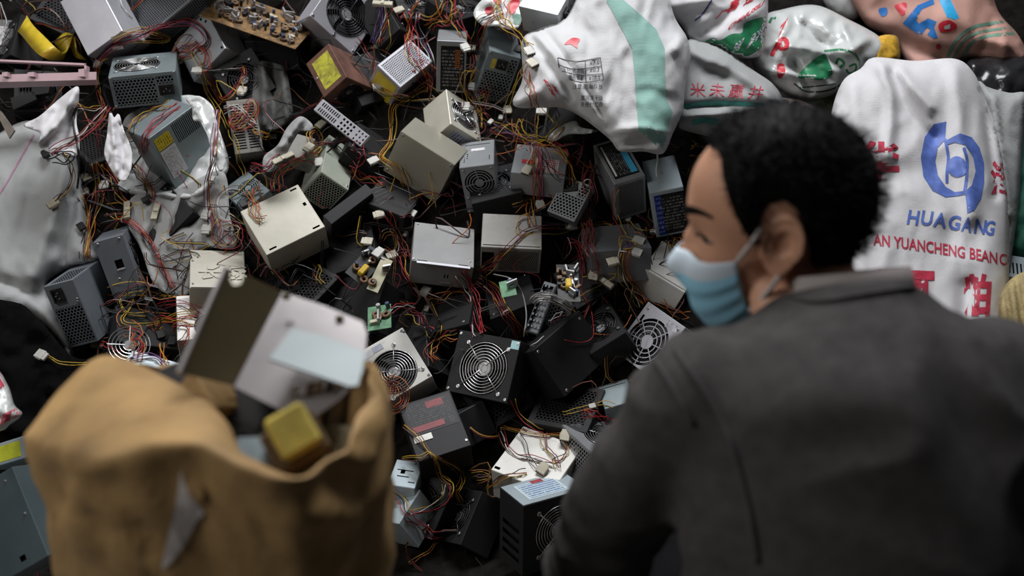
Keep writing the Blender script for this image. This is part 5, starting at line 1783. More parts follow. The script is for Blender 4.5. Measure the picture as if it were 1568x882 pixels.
cable('yellow loops around the bundle with white plugs', [(952, 380), (954, 368), (968, 368), (972, 376), (958, 384)], 'YYP', 5, [('molexw', 980, 369, 330), ('molexw', 976, 387, 330)])
cable('bright orange wire bundle with white tie above the stamped fan supply', [(956, 380), (954, 400), (960, 424), (972, 446), (986, 466)], 'OOORYKWY', 9, ties=(.08,), loose=.6)
cable('thin yellow wire bowed left of the orange bundle', [(952, 388), (946, 410), (952, 436), (972, 448)], 'Y', 1)
cable('short orange wires between brown bundle and the yellow plug', [(880, 348), (894, 346), (906, 344), (940, 344)], 'OYR', 3)
cable('single thin red wire drawn across the plain black supply', [(870, 372), (884, 372), (892, 398), (891, 430), (890, 446), (904, 470), (908, 492), (907, 516), (890, 524), (864, 521)], 'R', 1)
cable('maroon wires in front of the yellow transformer board', [(864, 400), (868, 372), (878, 368), (888, 388), (894, 420)], 'MM', 3)
cable('fat red and black wire bundle above the black chrome fan supply', [(704, 418), (716, 436), (726, 462), (730, 500), (734, 512)], 'RRRKRKWM', 10, loose=.6)
cable('long brown and yellow wire bundle running down to the teal tape', [(732, 428), (756, 446), (772, 474), (790, 500), (800, 520)], 'YMNRKOMN', 9, ties=(.6,), loose=.6)
cable('orange and red wires crossing above the white ringed fan', [(652, 462), (684, 454), (712, 446), (728, 444)], 'ORYKM', 7)
cable('yellow and red wires leaving the slotted flange', [(734, 420), (752, 404), (772, 392)], 'YRK', 4)
cable('thin maroon and yellow wires left of the plain silver supply', [(612, 392), (622, 420), (636, 446), (646, 452)], 'YRM', 4, [('molexw', 652, 445, 70)])
cable('yellow wire falling behind the black chrome fan supply', [(660, 462), (670, 484), (676, 500), (674, 512)], 'Y', 1)
cable('red and white strands above the green board', [(598, 474), (618, 468), (636, 470)], 'RWM', 4, [('small', 653, 473, 80)])
cable('orange wires between the two ringed fans', [(700, 512), (680, 514), (668, 522), (658, 540), (664, 556)], 'OOYRN', 8)
cable('maroon wires curling above the white ringed fan', [(626, 474), (640, 486), (652, 500), (664, 508)], 'MRPY', 7)
cable('coiled orange wires hanging off the lower corner of the white ringed fan', [(608, 578), (592, 588), (590, 612), (604, 628), (620, 616), (618, 594), (604, 586), (596, 602)], 'ORNNO', 8)
cable('grey thin cable hanging right of the wire bundles', [(756, 420), (784, 428), (800, 450), (806, 482), (802, 515)], 'E', 1, r=.0016)
cable('yellow wires in the dark gap below the large cream lid', [(487, 405), (486, 420), (490, 436)], 'YYN', 5)
cable('maroon and orange wires under the white tag', [(592, 326), (606, 352), (618, 374), (624, 398)], 'OMNR', 5, [('small', 620, 358, 80), ('molex', 582, 328, 20)])
cable('pale wire rings around the loose connector in the dark gap', [(582, 372), (590, 356), (604, 356), (608, 372), (600, 388), (584, 380)], 'WYO', 4, [('molex', 602, 390, 30), ('molex', 564, 370, 350), ('molexw', 578, 388, 240)])
cable('maroon wires from the loose connector to the silver supply', [(608, 392), (616, 386), (628, 386)], 'MMR', 4)
cable('white clip in the gap under the shiny lid', [(612, 332), (622, 330), (630, 328)], 'NM', 2, [('molexw', 631, 327, 330)])
cable('golden wires running down from the white plug onto the shiny lid', [(652, 136), (622, 148), (602, 164), (602, 192), (597, 218), (584, 240), (604, 254), (616, 270), (622, 286)], 'YYOY', 5)
cable('red and yellow wires right of the small white plug', [(580, 134), (596, 144), (616, 150), (640, 142)], 'RYY', 4, [('molexw', 577, 133, 200), ('small', 616, 147, 300)])
cable('red wire bundle leaving the right side of the mesh ended supply', [(536, 262), (552, 272), (570, 276), (590, 284)], 'RROYMM', 7)
cable('red wires bunched beside the silver bracket end', [(540, 222), (552, 228), (556, 240), (546, 250), (540, 246)], 'RMM', 6, [('molexw', 570, 247, 220)])
cable('black lead with plug lying on the greenish white lid', [(512, 220), (522, 228), (534, 240), (546, 248)], 'K', 1, [('sata', 512, 220, 320)], r=.0014)
cable('yellow and brown wires in the shadow of the dark red labelled supply', [(618, 652), (640, 668), (660, 694), (690, 712), (704, 722)], 'NYN', 3)
cable('yellow wire arch right of the slotted pale blue chassis', [(616, 702), (646, 700), (658, 694), (670, 712), (676, 732), (690, 742)], 'YYN', 3)
cable('yellow and orange wires dropping in the dark centre bottom', [(706, 718), (707, 738), (700, 756), (706, 772)], 'YYO', 4)
cable('thin yellow wires left of the dropping ones', [(668, 724), (684, 734), (692, 746), (690, 762)], 'YN', 3)
cable('orange wire ends near the white lid', [(722, 726), (738, 722), (752, 730), (730, 736)], 'OYN', 4)
cable('pale and black wires arching over the lower pale blue supply', [(576, 752), (598, 752), (616, 766), (622, 784), (640, 784), (680, 764), (684, 742)], 'YWKR', 5)
cable('dark red wires trailing below the pale blue supply', [(624, 788), (644, 806), (664, 818), (678, 822)], 'RMM', 6)
cable('brown wire end on the dark floor', [(668, 830), (654, 846), (626, 862)], 'OY', 2)
cable('orange and yellow wires along the far edge of the white lid', [(766, 655), (786, 658), (826, 666), (860, 667)], 'OYN', 3, [('molex', 865, 669, 260)])
cable('red black and white wires curling across the white lid', [(767, 660), (776, 682), (792, 698), (818, 702), (846, 712)], 'RKWN', 4, [('molex', 830, 719, 240)])
cable('maroon wires crossing to the middle of the white lid', [(832, 662), (836, 684), (848, 700), (856, 716)], 'MNY', 4)
cable('yellow loop on the right half of the white lid', [(860, 672), (868, 688), (862, 700), (846, 706)], 'YRK', 3)
cable('grey ribbon curve shading the white lid', [(794, 664), (804, 682), (812, 704), (826, 722)], 'KE', 3)
cable('yellow and orange wires left of the white lid', [(806, 722), (780, 728), (762, 736), (744, 746)], 'YOK', 4)
cable('yellow and red wires sloping down to the white lid', [(786, 612), (798, 640), (816, 652), (832, 660)], 'YR', 3)
cable('bright red wire strands beside the sleeve', [(892, 634), (910, 636), (930, 646), (938, 652)], 'RRRRK', 7)
cable('yellow wire with white plug beside the small grey casing', [(862, 634), (880, 628), (900, 624), (926, 616), (940, 622)], 'YY', 3, [('small', 907, 622, 20)])
cable('flat grey ribbon cable arching right of the perforated strip', [(815, 464), (822, 456), (842, 456), (862, 464), (876, 474)], 'EWEWEWEWE', 9, lift=.02, loose=.15)
cable('white cut wire tips on the plain black supply', [(812, 532), (822, 526), (834, 516)], 'WW', 2)
cable('white and pink wire tips behind the plain black supply', [(842, 494), (852, 486), (862, 478)], 'WWM', 4)
cable('orange wires beside the blue mask', [(1012, 461), (1024, 474), (1040, 480), (1056, 484)], 'OOO', 5)
cable('yellow and black wires lying on the white embossed lid', [(1026, 366), (1030, 382), (1044, 398)], 'YKYN', 5)
cable('yellow wires between the pale blue supply and the white lid', [(1036, 362), (1046, 372), (1052, 384)], 'YOY', 4)
cable('orange wires hanging into the top fan gap', [(548, 60), (560, 80), (572, 96), (568, 110)], 'RN', 3)
cable('white and purple wires near the top left corner', [(0, 4), (8, 24), (9, 38), (0, 56)], 'W', 1)
cable('white cord behind the flat grey panel', [(184, 0), (190, 14), (203, 28)], 'W', 1, r=.0016)
# ------------------------------------------------------------------ paper bag with its contents
M_kraft = mat('kraft_paper', (.40, .245, .095), .7, 0, .28, 11, .6, 45, .48, (.19, .10, .03), 9.)
M_kraftw = mat('torn_white_paper', (.58, .53, .50), .7, 0, .12, 20)


def pw(t):
    return at(*t)


crease = [(45, 668, 1.03), (105, 694, .93), (195, 690, .88), (288, 683, .86), (380, 722, .84), (468, 742, .84), (535, 690, .90), (584, 622, .98), (560, 570, 1.10), (430, 560, 1.17), (260, 560, 1.17), (110, 600, 1.13)]
rim = [(66, 640, 1.05), (150, 546, 1.07), (272, 588, 1.00), (342, 640, .95), (380, 706, .90), (470, 736, .86), (533, 680, .915), (566, 598, .99), (548, 560, 1.10), (430, 590, 1.15), (310, 588, 1.14), (200, 555, 1.11)]
CR = [pw(p) for p in crease]
RM = [pw(p) for p in rim]
cen = sum(CR, Vector()) / len(CR)
rings = []
flo = 0.003
for t in (0., .04, .2, .4, .6, .78, .9, .96):
    rg = []
    for p in CR:
        q = p.copy()
        k = 1 + .03 * math.sin(t * 9) - .10 * (1 - t) ** 2
        q.x = cen.x + (p.x - cen.x) * k
        q.y = cen.y + (p.y - cen.y) * k
        q.z = flo + (p.z - flo) * t
        rg.append(q)
    rings.append(rg)
rings.append(CR)
rings.append([a.lerp(b, .35) + Vector((0, 0, .006)) for a, b in zip(CR, RM)])
rings.append([a.lerp(b, .7) + Vector((0, 0, .006)) for a, b in zip(CR, RM)])
rings.append(RM)
inn = []
for dz, k in((.01, .985), (.06, .95), (.14, .92), (.2, .88)):
    inn.append([Vector((cen.x + (p.x - cen.x) * k, cen.y + (p.y - cen.y) * k, p.z - dz)) for p in RM])
rings += inn
# smooth around and along
NR = 96
fine = []
for rg in rings:
    cp = catmull([tuple(v) for v in rg], n=8, closed=True)
    fine.append([Vector(p) for p in cp])
col_ = []
for j in range(len(fine[0])):
    line = [tuple(r[j]) for r in fine]
    col_.append([Vector(p) for p in catmull(line, n=4)])
NL = len(col_[0])
vs = []
for i in range(NL):
    for j in range(NR):
        p = col_[j][i]
        q = p * 9
        wv = noise.noise_vector(p * 6)
        dsp = .010 * noise.noise(q) + .016 * (.4 - abs(noise.noise(q * .8 + wv * 1.2 + Vector((3, 1, 4)))) * 2) + .006 * (.4 - abs(noise.noise(q * 2.4 + wv)) * 2)
        if i > NL - 18:
            dsp *= .35
        rad = Vector((p.x - cen.x, p.y - cen.y, 0)).normalized()
        vs.append(p + rad * dsp)
fs = []
for i in range(NL - 1):
    for j in range(NR):
        k = (j + 1) % NR
        fs.append([i * NR + j, i * NR + k, (i + 1) * NR + k, (i + 1) * NR + j])
fs.append([j for j in range(NR)][::-1])
fs.append([(NL - 1) * NR + j for j in range(NR)])
bo = Vector((cen.x, cen.y, flo))
bag = mesh_obj('paper_bag', vs, fs, M_kraft, origin=bo, smooth=True)
tag(bag, 'large crumpled brown paper bag full of scrap in the left foreground', 'paper bag')
BVH[bag.name] = (BVHTree.FromPolygons(vs, fs), bo)
decal_poly(bag, 'white_tear', [(277, 716), (282, 740), (300, 770), (313, 786), (300, 800), (285, 830), (262, 862), (246, 874), (258, 820), (270, 770)], M_kraftw, 6, False, .003)
decal_poly(bag, 'torn_flap', [(283, 735), (300, 738), (312, 755), (305, 772), (290, 760)], M_kraft, 5, False, .006)

M_shin = mat('bright_sheet_steel', (.40, .37, .37), .30, .45, .12, 8, .1, 20, .2, (.3, .2, .15))
M_brz = mat('bronzed_steel', (.14, .115, .06), .4, .5, .3, 6, .1, 20, .3, (.02, .018, .012), 5.)
br = empty('metal_bracket', at(365, 585, 1.06))
tag(br, 'bent sheet metal bracket with a notch standing up out of the paper bag', 'bracket')


def plate_poly(name, pts, m_, parent, th=.0018, smooth=False):
    """flat plate through traced points; each has its own distance"""
    P = [at(*p) for p in pts]
    n = Vector()
    c = sum(P, Vector()) / len(P)
    for i in range(len(P)):
        n += (P[i] - c).cross(P[(i + 1) % len(P)] - c)
    n.normalize()
    if n.dot(CAM - c) < 0:
        n = -n
    P = [p - n * (p - c).dot(n) for p in P]
    k = len(P)
    off = parent.location if parent else Vector()
    vs_ = [p - off for p in P] + [p - n * th - off for p in P]
    fs_ = [list(range(k)), list(range(2 * k - 1, k - 1, -1))] + [[i, i + k, (i + 1) % k + k, (i + 1) % k] for i in range(k)]
    o_ = mesh_obj(name, vs_, fs_, m_, parent)
    bm = bmesh.new()
    bm.from_mesh(o_.data)
    bmesh.ops.recalc_face_normals(bm, faces=bm.faces)
    bm.to_mesh(o_.data)
    bm.free()
    return o_


plate_poly('side_plate', [(342, 409, 1.035), (352, 414, 1.04), (351, 428, 1.035), (360, 437, 1.035), (372, 434, 1.045), (376, 421, 1.055), (432, 446, 1.09), (356, 590, 1.005), (272, 569, .95)], M_brz, br)
plate_poly('wide_plate', [(432, 446, 1.09), (500, 470, 1.075), (556, 495, 1.06), (562, 510, 1.05), (556, 566, 1.01), (520, 610, .99), (470, 650, .975), (356, 590, 1.005)], M_shin, br)
plate_poly('edge_lip', [(342, 409, 1.03), (346, 409, 1.03), (276, 569, .945), (270, 568, .945)], M_shin, br, .006)
b = MB()
for (x, y) in((438, 454), (520, 488)):
    b.box(at(x, y, 1.06) - br.location, (.004, .002, .003))
b.obj('notch_tab', M_brz, br)
cd = plate_poly('grey_card', [(412, 549, .985), (447, 502, 1.02), (500, 516, 1.01), (561, 540, .99), (548, 590, .955), (535, 592, .955)], mat('grey_blue_sheet', (.24, .275, .28), .45, .2, .1, 10), None, .003)
tag(cd, 'pale grey blue metal sheet leaning on the bracket in the paper bag', 'sheet')
# laminated strips at the bag's right side
st = empty('laminated_strips', at(500, 640, 1.0))
tag(st, 'stack of thin steel strips inside the right side of the paper bag', 'strips')
for i, (c_, x) in enumerate((((.50, .48, .52), 446), ((.20, .16, .13), 470), ((.36, .31, .27), 484), ((.08, .07, .06), 500), ((.33, .28, .24), 514), ((.12, .10, .09), 528))):
    plate_poly('strip', [(x, 592 - i * 3, .985 + .003 * i), (x + 13, 588 - i * 3, .985 + .003 * i), (x + 2, 655 + i * 2, 1.01), (x - 12, 658 + i * 2, 1.01)], mat('strip_steel_%d' % i, c_, .4, .5, .15, 20), st, .004)
tr = empty('transformer', at(455, 680, .93))
tag(tr, 'yellow taped transformer lying in the paper bag opening', 'transformer')
b = MB()
TQ = Euler((.75, -.35, .45)).to_matrix().to_4x4()
b.box((0, 0, 0), (.027, .021, .017), TQ, 0, .003)
b.obj('iron_core', mat('rusty_core', (.12, .075, .035), .6, .3, .4, 60), tr)
b = MB()
b.box((.003, .008, .010), (.020, .022, .015), TQ, 0, .004)
b.obj('yellow_tape', mat('aged_yellow_tape', (.46, .36, .07), .5, 0, .25, 40), tr)
for i, (x, y, z, rz, sx, m_) in enumerate(((300, 600, 1.08, .3, .05, M_darkp), (400, 640, 1.03, -.4, .045, M_darkp), (410, 705, .95, .2, .03, M_teal), (500, 700, .97, .6, .04, M_brz), (345, 610, 1.05, 1., .04, M_kraft))):
    b = MB()
    Mx = Euler((.5, .2 * i - .3, rz)).to_matrix().to_4x4()
    b.box((0, 0, 0), (sx, sx * .7, sx * .35), Mx, 0, .002)
    b.box((0, 0, sx * .36), (sx * .5, sx * .4, .001), Mx)
    b.box((sx * .3, 0, sx * .38), (sx * .1, sx * .5, .002), Mx)
    o = b.obj('scrap_piece', m_, origin=at(x, y, z))
    o.location = at(x, y, z)
    for v in o.data.vertices:
        v.co += at(x, y, z)
    tag(o, ('dark scrap plate under the rim flap of the paper bag', 'dark scrap block below the bracket in the paper bag', 'blue grey scrap piece beside the taped transformer', 'bronze scrap piece right of the taped transformer', 'brown paper wrapped scrap beside the bracket')[i], 'scrap piece', 'scrap inside the paper bag')

# ------------------------------------------------------------------ the man
M_skin = mat('skin', (.63, .335, .215), .5, 0, .10, 14, .15, 90, 0, spec=.4)
M_skin.node_tree.nodes['Principled BSDF'].inputs['Subsurface Weight'].default_value = .12
M_skin.node_tree.nodes['Principled BSDF'].inputs['Subsurface Radius'].default_value = (.012, .004, .002)
M_hair = mat('black_hair', (.006, .0055, .0055), .6, 0, .4, 60, .3, 200, spec=.12)
M_knit = mat('charcoal_knit', (.075, .070, .069), .95, 0, .18, 60, .6, 700, .15, (.04, .038, .038), 30., .1)
M_trou = mat('dark_trousers', (.009, .009, .010), .95, 0, .2, 20, .3, 200, spec=.05)
M_mask = mat('blue_mask', (.33, .70, .92), .6, 0, .06, 12, .2, 300)
M_maskw = mat('pale_mask_band', (.68, .80, .90), .6, 0, .05, 12, .2, 300)
M_collar = mat('grey_shirt_collar', (.38, .34, .33), .8, 0, .1, 30)

HO = at(1180, 339, 1.12)
_f = Vector((-.945, .215, -.24)).normalized()
_u = Vector((-.06, .02, 1))
_l = _u.cross(_f).normalized()      # the man's left, towards the viewer
_u = _f.cross(_l).normalized()
HM = Matrix((_f, _l, _u)).transposed().to_4x4()
HM.translation = HO
HSC = 1.02


def ell(d, c, a):
    """far distance from the origin along d to an ellipsoid"""
    A = sum((d[i] / a[i]) ** 2 for i in range(3))
    B = -2 * sum(d[i] * c[i] / a[i] ** 2 for i in range(3))
    C_ = sum((c[i] / a[i]) ** 2 for i in range(3)) - 1
    q = B * B - 4 * A * C_
    return (-B + math.sqrt(q)) / (2 * A) if q > 0 else 0.


BUMPS = [((.1, 0, -.028), .15, .020), ((.1, 0, -.002), .11, .009), ((.09, .032, .034), .17, .006), ((.09, -.032, .034), .17, .006),
         ((.09, .036, .008), .15, -.007), ((.09, -.036, .008), .15, -.007), ((.07, .058, -.018), .24, .005), ((.07, -.058, -.018), .24, .005),
         ((.09, .036, .017), .08, .004), ((.09, -.036, .017), .08, .004), ((.08, 0, -.10), .2, .006), ((.03, .06, -.085), .25, .004), ((.03, -.06, -.085), .25, .004)]
BUMPS = [(Vector(d).normalized(), s_, a_) for d, s_, a_ in BUMPS]


def head_r(d):
    t1 = ell(d, (-.010, 0, .030), (.095, .078, .086))
    t2 = ell(d, (.030, 0, -.030), (.060, .064, .082))
    t3 = ell(d, (.034, 0, -.070), (.048, .050, .050))
    r = (t1 ** 16 + t2 ** 16 + t3 ** 16) ** (1 / 16)
    for bd, s_, a_ in BUMPS:
        ang = math.acos(max(-1, min(1, d.dot(bd))))
        r += a_ * math.exp(-(ang / s_) ** 2)
    return r


def dirv(az, el):
    return Vector((math.cos(el) * math.cos(az), math.cos(el) * math.sin(az), math.sin(el)))


def sphere_patch(rfun, n_az=96, n_el=64):
    vs, fs = [], []
    for j in range(n_el + 1):
        el = -math.pi / 2 + math.pi * j / n_el
        for i in range(n_az):
            d = dirv(2 * math.pi * i / n_az, el)
            vs.append(d * rfun(d))
    for j in range(n_el):
        for i in range(n_az):
            k = (i + 1) % n_az
            fs.append([j * n_az + i, j * n_az + k, (j + 1) * n_az + k, (j + 1) * n_az + i])
    return vs, fs


def loft(secs, n=28, sub=5):
    """secs: (centre, width axis vector, depth axis vector); returns closed tube"""
    data = [tuple(c) + tuple(a) + tuple(b_) for c, a, b_ in secs]
    D = catmull(data, n=sub)
    vs, fs = [], []
    for d in D:
        c, a, b_ = Vector(d[:3]), Vector(d[3:6]), Vector(d[6:9])
        for k in range(n):
            t = 2 * math.pi * k / n
            vs.append(c + a * math.cos(t) + b_ * math.sin(t))
    m = len(D)
    for i in range(m - 1):
        for k in range(n):
            k2 = (k + 1) % n
            fs.append([i * n + k, i * n + k2, (i + 1) * n + k2, (i + 1) * n + k])
    fs.append(list(range(n - 1, -1, -1)))
    fs.append(list(range((m - 1) * n, m * n)))
    return vs, fs


def limb(pts, radii, n=20, sub=6):
    D = catmull([tuple(p) + (r_,) for p, r_ in zip(pts, radii)], n=sub)
    P = [Vector(d[:3]) for d in D]
    R_ = [float(d[3]) for d in D]
    # rounded ends
    t0 = (P[0] - P[1]).normalized()
    t1 = (P[-1] - P[-2]).normalized()
    P = [P[0] + t0 * R_[0] * .8, P[0] + t0 * R_[0] * .5] + P + [P[-1] + t1 * R_[-1] * .5, P[-1] + t1 * R_[-1] * .8]
    R_ = [R_[0] * .45, R_[0] * .85] + R_ + [R_[-1] * .85, R_[-1] * .45]
    return tube(P, R_, n)


def union(name, parts, voxel, m_, parent, origin, smooth_it=6, disp=None):
    b = MB()
    for vs, fs in parts:
        b.add(vs, fs)
    o = b.obj(name, m_, None, origin)
    md = o.modifiers.new('r', 'REMESH')
    md.mode = 'VOXEL'
    md.voxel_size = voxel
    md.use_smooth_shade = True
    sm = o.modifiers.new('s', 'SMOOTH')
    sm.factor = .5
    sm.iterations = smooth_it
    bpy.context.view_layer.update()
    me = bpy.data.meshes.new_from_object(o.evaluated_get(bpy.context.evaluated_depsgraph_get()))
    me.name = name
    o.modifiers.clear()
    old = o.data
    o.data = me
    bpy.data.meshes.remove(old)
    if disp:
        nrm = [v.normal.copy() for v in me.vertices]
        for v, n_ in zip(me.vertices, nrm):
            v.co += n_ * disp(v.co + origin)
    me.polygons.foreach_set('use_smooth', [True] * len(me.polygons))
    if parent is not None:
        o.parent = parent
        o.location = origin - parent.location
    return o


# ear in head space: outline disc with raised rim, hollow and lobe
def ear(side):
    vs, fs = [], []
    NT, NS = 40, 12
    hts = [(0, -.0035), (.25, -.0045), (.42, -.002), (.55, .0035), (.66, .0030), (.76, -.0005), (.86, .0035), (.94, .0052), (1.0, .0030)]

    def hh(s_):
        for (a, ha), (b_, hb) in zip(hts, hts[1:]):
            if s_ <= b_:
                return ha + (hb - ha) * (s_ - a) / (b_ - a)
        return hts[-1][1]
    for lay in(0, 1):
        for j in range(NS + 1):
            s_ = j / NS
            for i in range(NT):
                t = 2 * math.pi * i / NT
                z = math.sin(t)
                wdt = .0205 * (1 + .16 * z) if z > 0 else .0205 * (1 - .30 * z * z)
                x = -math.cos(t) * wdt * s_
                zz = z * .0345 * s_
                if z < -.4:
                    x += .003 * s_
                hgt = hh(s_)
                if z < -.55 and s_ > .3:
                    hgt = .001
                if lay:
                    hgt = -.005 - .014 * (1 - s_ ** 2)
                # lean the ear back and out from the skull
                X = x + zz * -.22
                Y = hgt + (-x) * .42
                vs.append(Vector((X - .012, side * (.083 + Y), zz + .000)))
    n1 = (NS + 1) * NT
    for lay in(0, 1):
        for j in range(NS):
            for i in range(NT):
                k = (i + 1) % NT
                q = [j * NT + i, j * NT + k, (j + 1) * NT + k, (j + 1) * NT + i]
                q = [a + lay * n1 for a in q]
                fs.append(q if (lay == 0) == (side > 0) else q[::-1])
    for i in range(NT):
        k = (i + 1) % NT
        q = [NS * NT + i, NS * NT + k, n1 + NS * NT + k, n1 + NS * NT + i]
        fs.append(q if side > 0 else q[::-1])
    return vs, fs


def toh(vs):
    return [HM @ (v * HSC) for v in vs]


hv_, hf_ = sphere_patch(head_r)
skin_parts = [(toh(hv_), hf_)]
NECK = at(1283, 442, 1.08)
nk0 = HM @ Vector((-.028, 0, -.035))
nkx = Vector((1, 0, 0))


def arm_pts(sh, elb, wri):
    return [sh, elb, wri]


SHL, ELL, WRL = Vector((.192, .888, .922)), Vector((.096, .925, .660)), Vector((.12, 1.10, .42))
SHR, ELR, WRR = Vector((.525, .915, .92)), Vector((.60, 1.03, .68)), Vector((.48, 1.18, .48))


def hand(wr, elb):
    out = []
    t = (wr - elb).normalized()
    side = t.cross(Vector((0, 0, 1))).normalized()
    pal = wr + t * .05
    out.append(limb([wr - t * .01, pal, wr + t * .085], [.024, .036, .034]))
    dn = side.cross(t).normalized()
    for i, (o_, ln) in enumerate(((-.027, .062), (-.009, .074), (.009, .078), (.027, .070))):
        b0 = wr + t * .085 + side * o_
        out.append(limb([b0, b0 + t * ln * .5 - Vector((0, 0, .012)), b0 + t * ln * .8 - Vector((0, 0, .036))], [.0095, .009, .008], 10, 4))
    b0 = wr + t * .03 - side * .03
    out.append(limb([b0, b0 + t * .03 - side * .022, b0 + t * .055 - side * .02 - Vector((0, 0, .015))], [.012, .011, .009], 10, 4))
    return out


BASE = Vector((.36, .78, 0.0))
neck_axis = (NECK - nk0)
skin_parts.append(loft([(nk0, Vector((.058, 0, 0)), Vector((0, .060, 0))), (nk0.lerp(NECK, .5) + Vector((-.018, 0, -.005)), Vector((.060, 0, 0)), Vector((0, .062, .01))), (NECK + Vector((-.012, -.02, -.03)), Vector((.082, 0, 0)), Vector((0, .07, .02))), (Vector((.35, .86, .92)), Vector((.09, 0, 0)), Vector((0, .06, .03)))]))
skin_parts.append(limb([Vector((.35, .85, .90)), SHL, ELL, WRL], [.05, .028, .032, .024]))
skin_parts.append(limb([Vector((.35, .85, .90)), SHR, ELR, WRR], [.05, .028, .032, .024]))
skin_parts += hand(WRL, ELL) + hand(WRR, ELR)
skin_parts.append(ear(1) and (toh(ear(1)[0]), ear(1)[1]))
skin_parts.append((toh(ear(-1)[0]), ear(-1)[1]))
man = union('person', skin_parts, .0026, M_skin, None, BASE, 3)
tag(man, 'person in charcoal sweater and pale blue face mask crouching in the right foreground', 'person')

# sweater
HX = Vector((1, 0, 0))


def sec(c, w, dd, lean, yaw=0.):
    a = Vector((math.cos(yaw), math.sin(yaw), 0)) * w
    b_ = Vector((-math.sin(yaw), math.cos(yaw), 0))
    b_ = (b_ * math.cos(lean) - Vector((0, 0, 1)) * math.sin(lean)) * dd
    return (Vector(c), a, b_)


torso = loft([sec((.375, .69, .39), .185, .13, .1), sec((.372, .71, .52), .19, .128, .25), sec((.366, .76, .67), .20, .13, .4), sec((.364, .815, .80), .196, .132, .5), sec((.360, .862, .902), .188, .115, .6, .03), sec((.350, .894, .955), .165, .088, .7, .05), sec((.350, .920, .982), .108, .068, .75, .05), sec((.354, .938, 1.000), .074, .062, .8)], 40, 6)
SR = .073
lar = limb([Vector((.25, .865, .885)), SHL + Vector((.004, 0, -.015)), SHL.lerp(ELL, .5), ELL, ELL.lerp(WRL, .5), WRL], [.078, SR, .066, .060, .054, .045], 28)
rar = limb([Vector((.46, .88, .895)), SHR + Vector((-.004, 0, -.015)), SHR.lerp(ELR, .5), ELR, ELR.lerp(WRR, .5), WRR], [.082, SR, .070, .062, .054, .045], 28)


def knit_disp(p):
    q = p * 7
    w_ = noise.noise_vector(p * 5) * .8
    e = .010 * noise.noise(q + w_) + .009 * (.35 - abs(noise.noise(Vector((q.x * .9, q.y, q.z * 2.0)) + w_ + Vector((4, 2, 8)))) * 1.6)
    k = max(0, 1 - (p - ELL).length / .14)
    e += k * .007 * math.sin(p.z * 170)
    return e


sweater = union('sweater', [torso, lar, rar], .007, M_knit, man, BASE, 10, knit_disp)
sweater['label'] = 'charcoal knitted sweater'
swv = [v.co + BASE for v in sweater.data.vertices]
swf = [list(p.vertices) for p in sweater.data.polygons]
BVH[sweater.name] = (BVHTree.FromPolygons(swv, swf), BASE)
M_seam = mat('sweater_seam', (.075, .07, .07), .95, 0, .15, 60, .4, 500, spec=.1)


def seam(pts, w):
    bv, base = BVH[sweater.name]
    P = []
    for x, y in catmull(pts, 6):
        r_ = ray(x, y).normalized()
        h = bv.ray_cast(CAM, r_)
        if h[0] is not None:
            P.append(h[0] + h[1] * .001 - base)
    if len(P) > 3:
        vs_, fs_ = tube(P, w, 8)
        mesh_obj('seam', vs_, fs_, M_seam, sweater, smooth=True)


seam([(1035, 535), (1062, 575), (1092, 620), (1120, 680), (1145, 770), (1160, 860)], .0032)
seam([(1000, 545), (1020, 575), (1045, 620), (1062, 650)], .0028)
seam([(1130, 470), (1190, 452), (1250, 462), (1330, 450), (1400, 440)], .0022)

# collar band of sweater and shirt
ctr = NECK + Vector((.012, -.012, -.014))


def neck_band(name, m_, rx, ry, hgt, z0, th):
    vs_, fs_ = [], []
    n = 48
    up = Vector((-.10, .42, .90)).normalized()
    xa = Vector((1, 0, .1))
    xa = (xa - up * xa.dot(up)).normalized()
    ya = up.cross(xa)
    for (r_, z) in((1., z0), (1.02, z0 + hgt * .5), (.99, z0 + hgt), (.99 - th, z0 + hgt), (.97 - th, z0 + hgt * .4), (.97 - th, z0)):
        for k in range(n):
            t = 2 * math.pi * k / n
            vs_.append(ctr + xa * rx * r_ * math.cos(t) + ya * ry * r_ * math.sin(t) + up * z - BASE)
    for i in range(5):
        for k in range(n):
            k2 = (k + 1) % n
            fs_.append([i * n + k, i * n + k2, (i + 1) * n + k2, (i + 1) * n + k])
    return mesh_obj(name, vs_, fs_, m_, man, smooth=True)


neck_band('shirt_collar', M_collar, .066, .062, .036, .0, .05)['label'] = 'grey shirt collar'
neck_band('sweater_collar', M_knit, .074, .070, .020, -.020, .09)

# trousers and shoes
HIPL, HIPR = Vector((.28, .72, .43)), Vector((.46, .72, .43))
KNL, KNR = Vector((.23, 1.12, .48)), Vector((.52, 1.12, .48))
FTL, FTR = Vector((.25, 1.08, .08)), Vector((.50, 1.08, .08))
tro = union('trousers', [limb([HIPL, HIPL.lerp(KNL, .5), KNL], [.10, .088, .072]), limb([HIPR, HIPR.lerp(KNR, .5), KNR], [.10, .088, .072]), limb([KNL, KNL.lerp(FTL, .5), FTL], [.070, .064, .052]), limb([KNR, KNR.lerp(FTR, .5), FTR], [.070, .064, .052]),
                         loft([sec((.37, .70, .33), .19, .13, 0), sec((.37, .70, .43), .195, .14, .1), sec((.37, .71, .51), .18, .12, .2)])], .012, M_trou, man, BASE, 6)
for ft in(FTL, FTR):
    sh = union('shoe', [limb([ft + Vector((0, -.07, -.035)), ft + Vector((0, .04, -.035)), ft + Vector((0, .16, -.045))], [.040, .042, .032]), limb([ft + Vector((0, -.03, .02)), ft + Vector((0, -.02, -.03))], [.045, .045])], .008, M_blackp, man, BASE, 4)

# hair: cap following the skull plus short strands
HL = [(0, 62), (30, 63), (45, 60), (54, 50), (62, 37), (69, 20), (75, 6), (80, -2), (85, 22), (92, 31), (104, 32), (113, 22), (118, -4), (124, -26), (132, -36), (150, -42), (180, -46)]


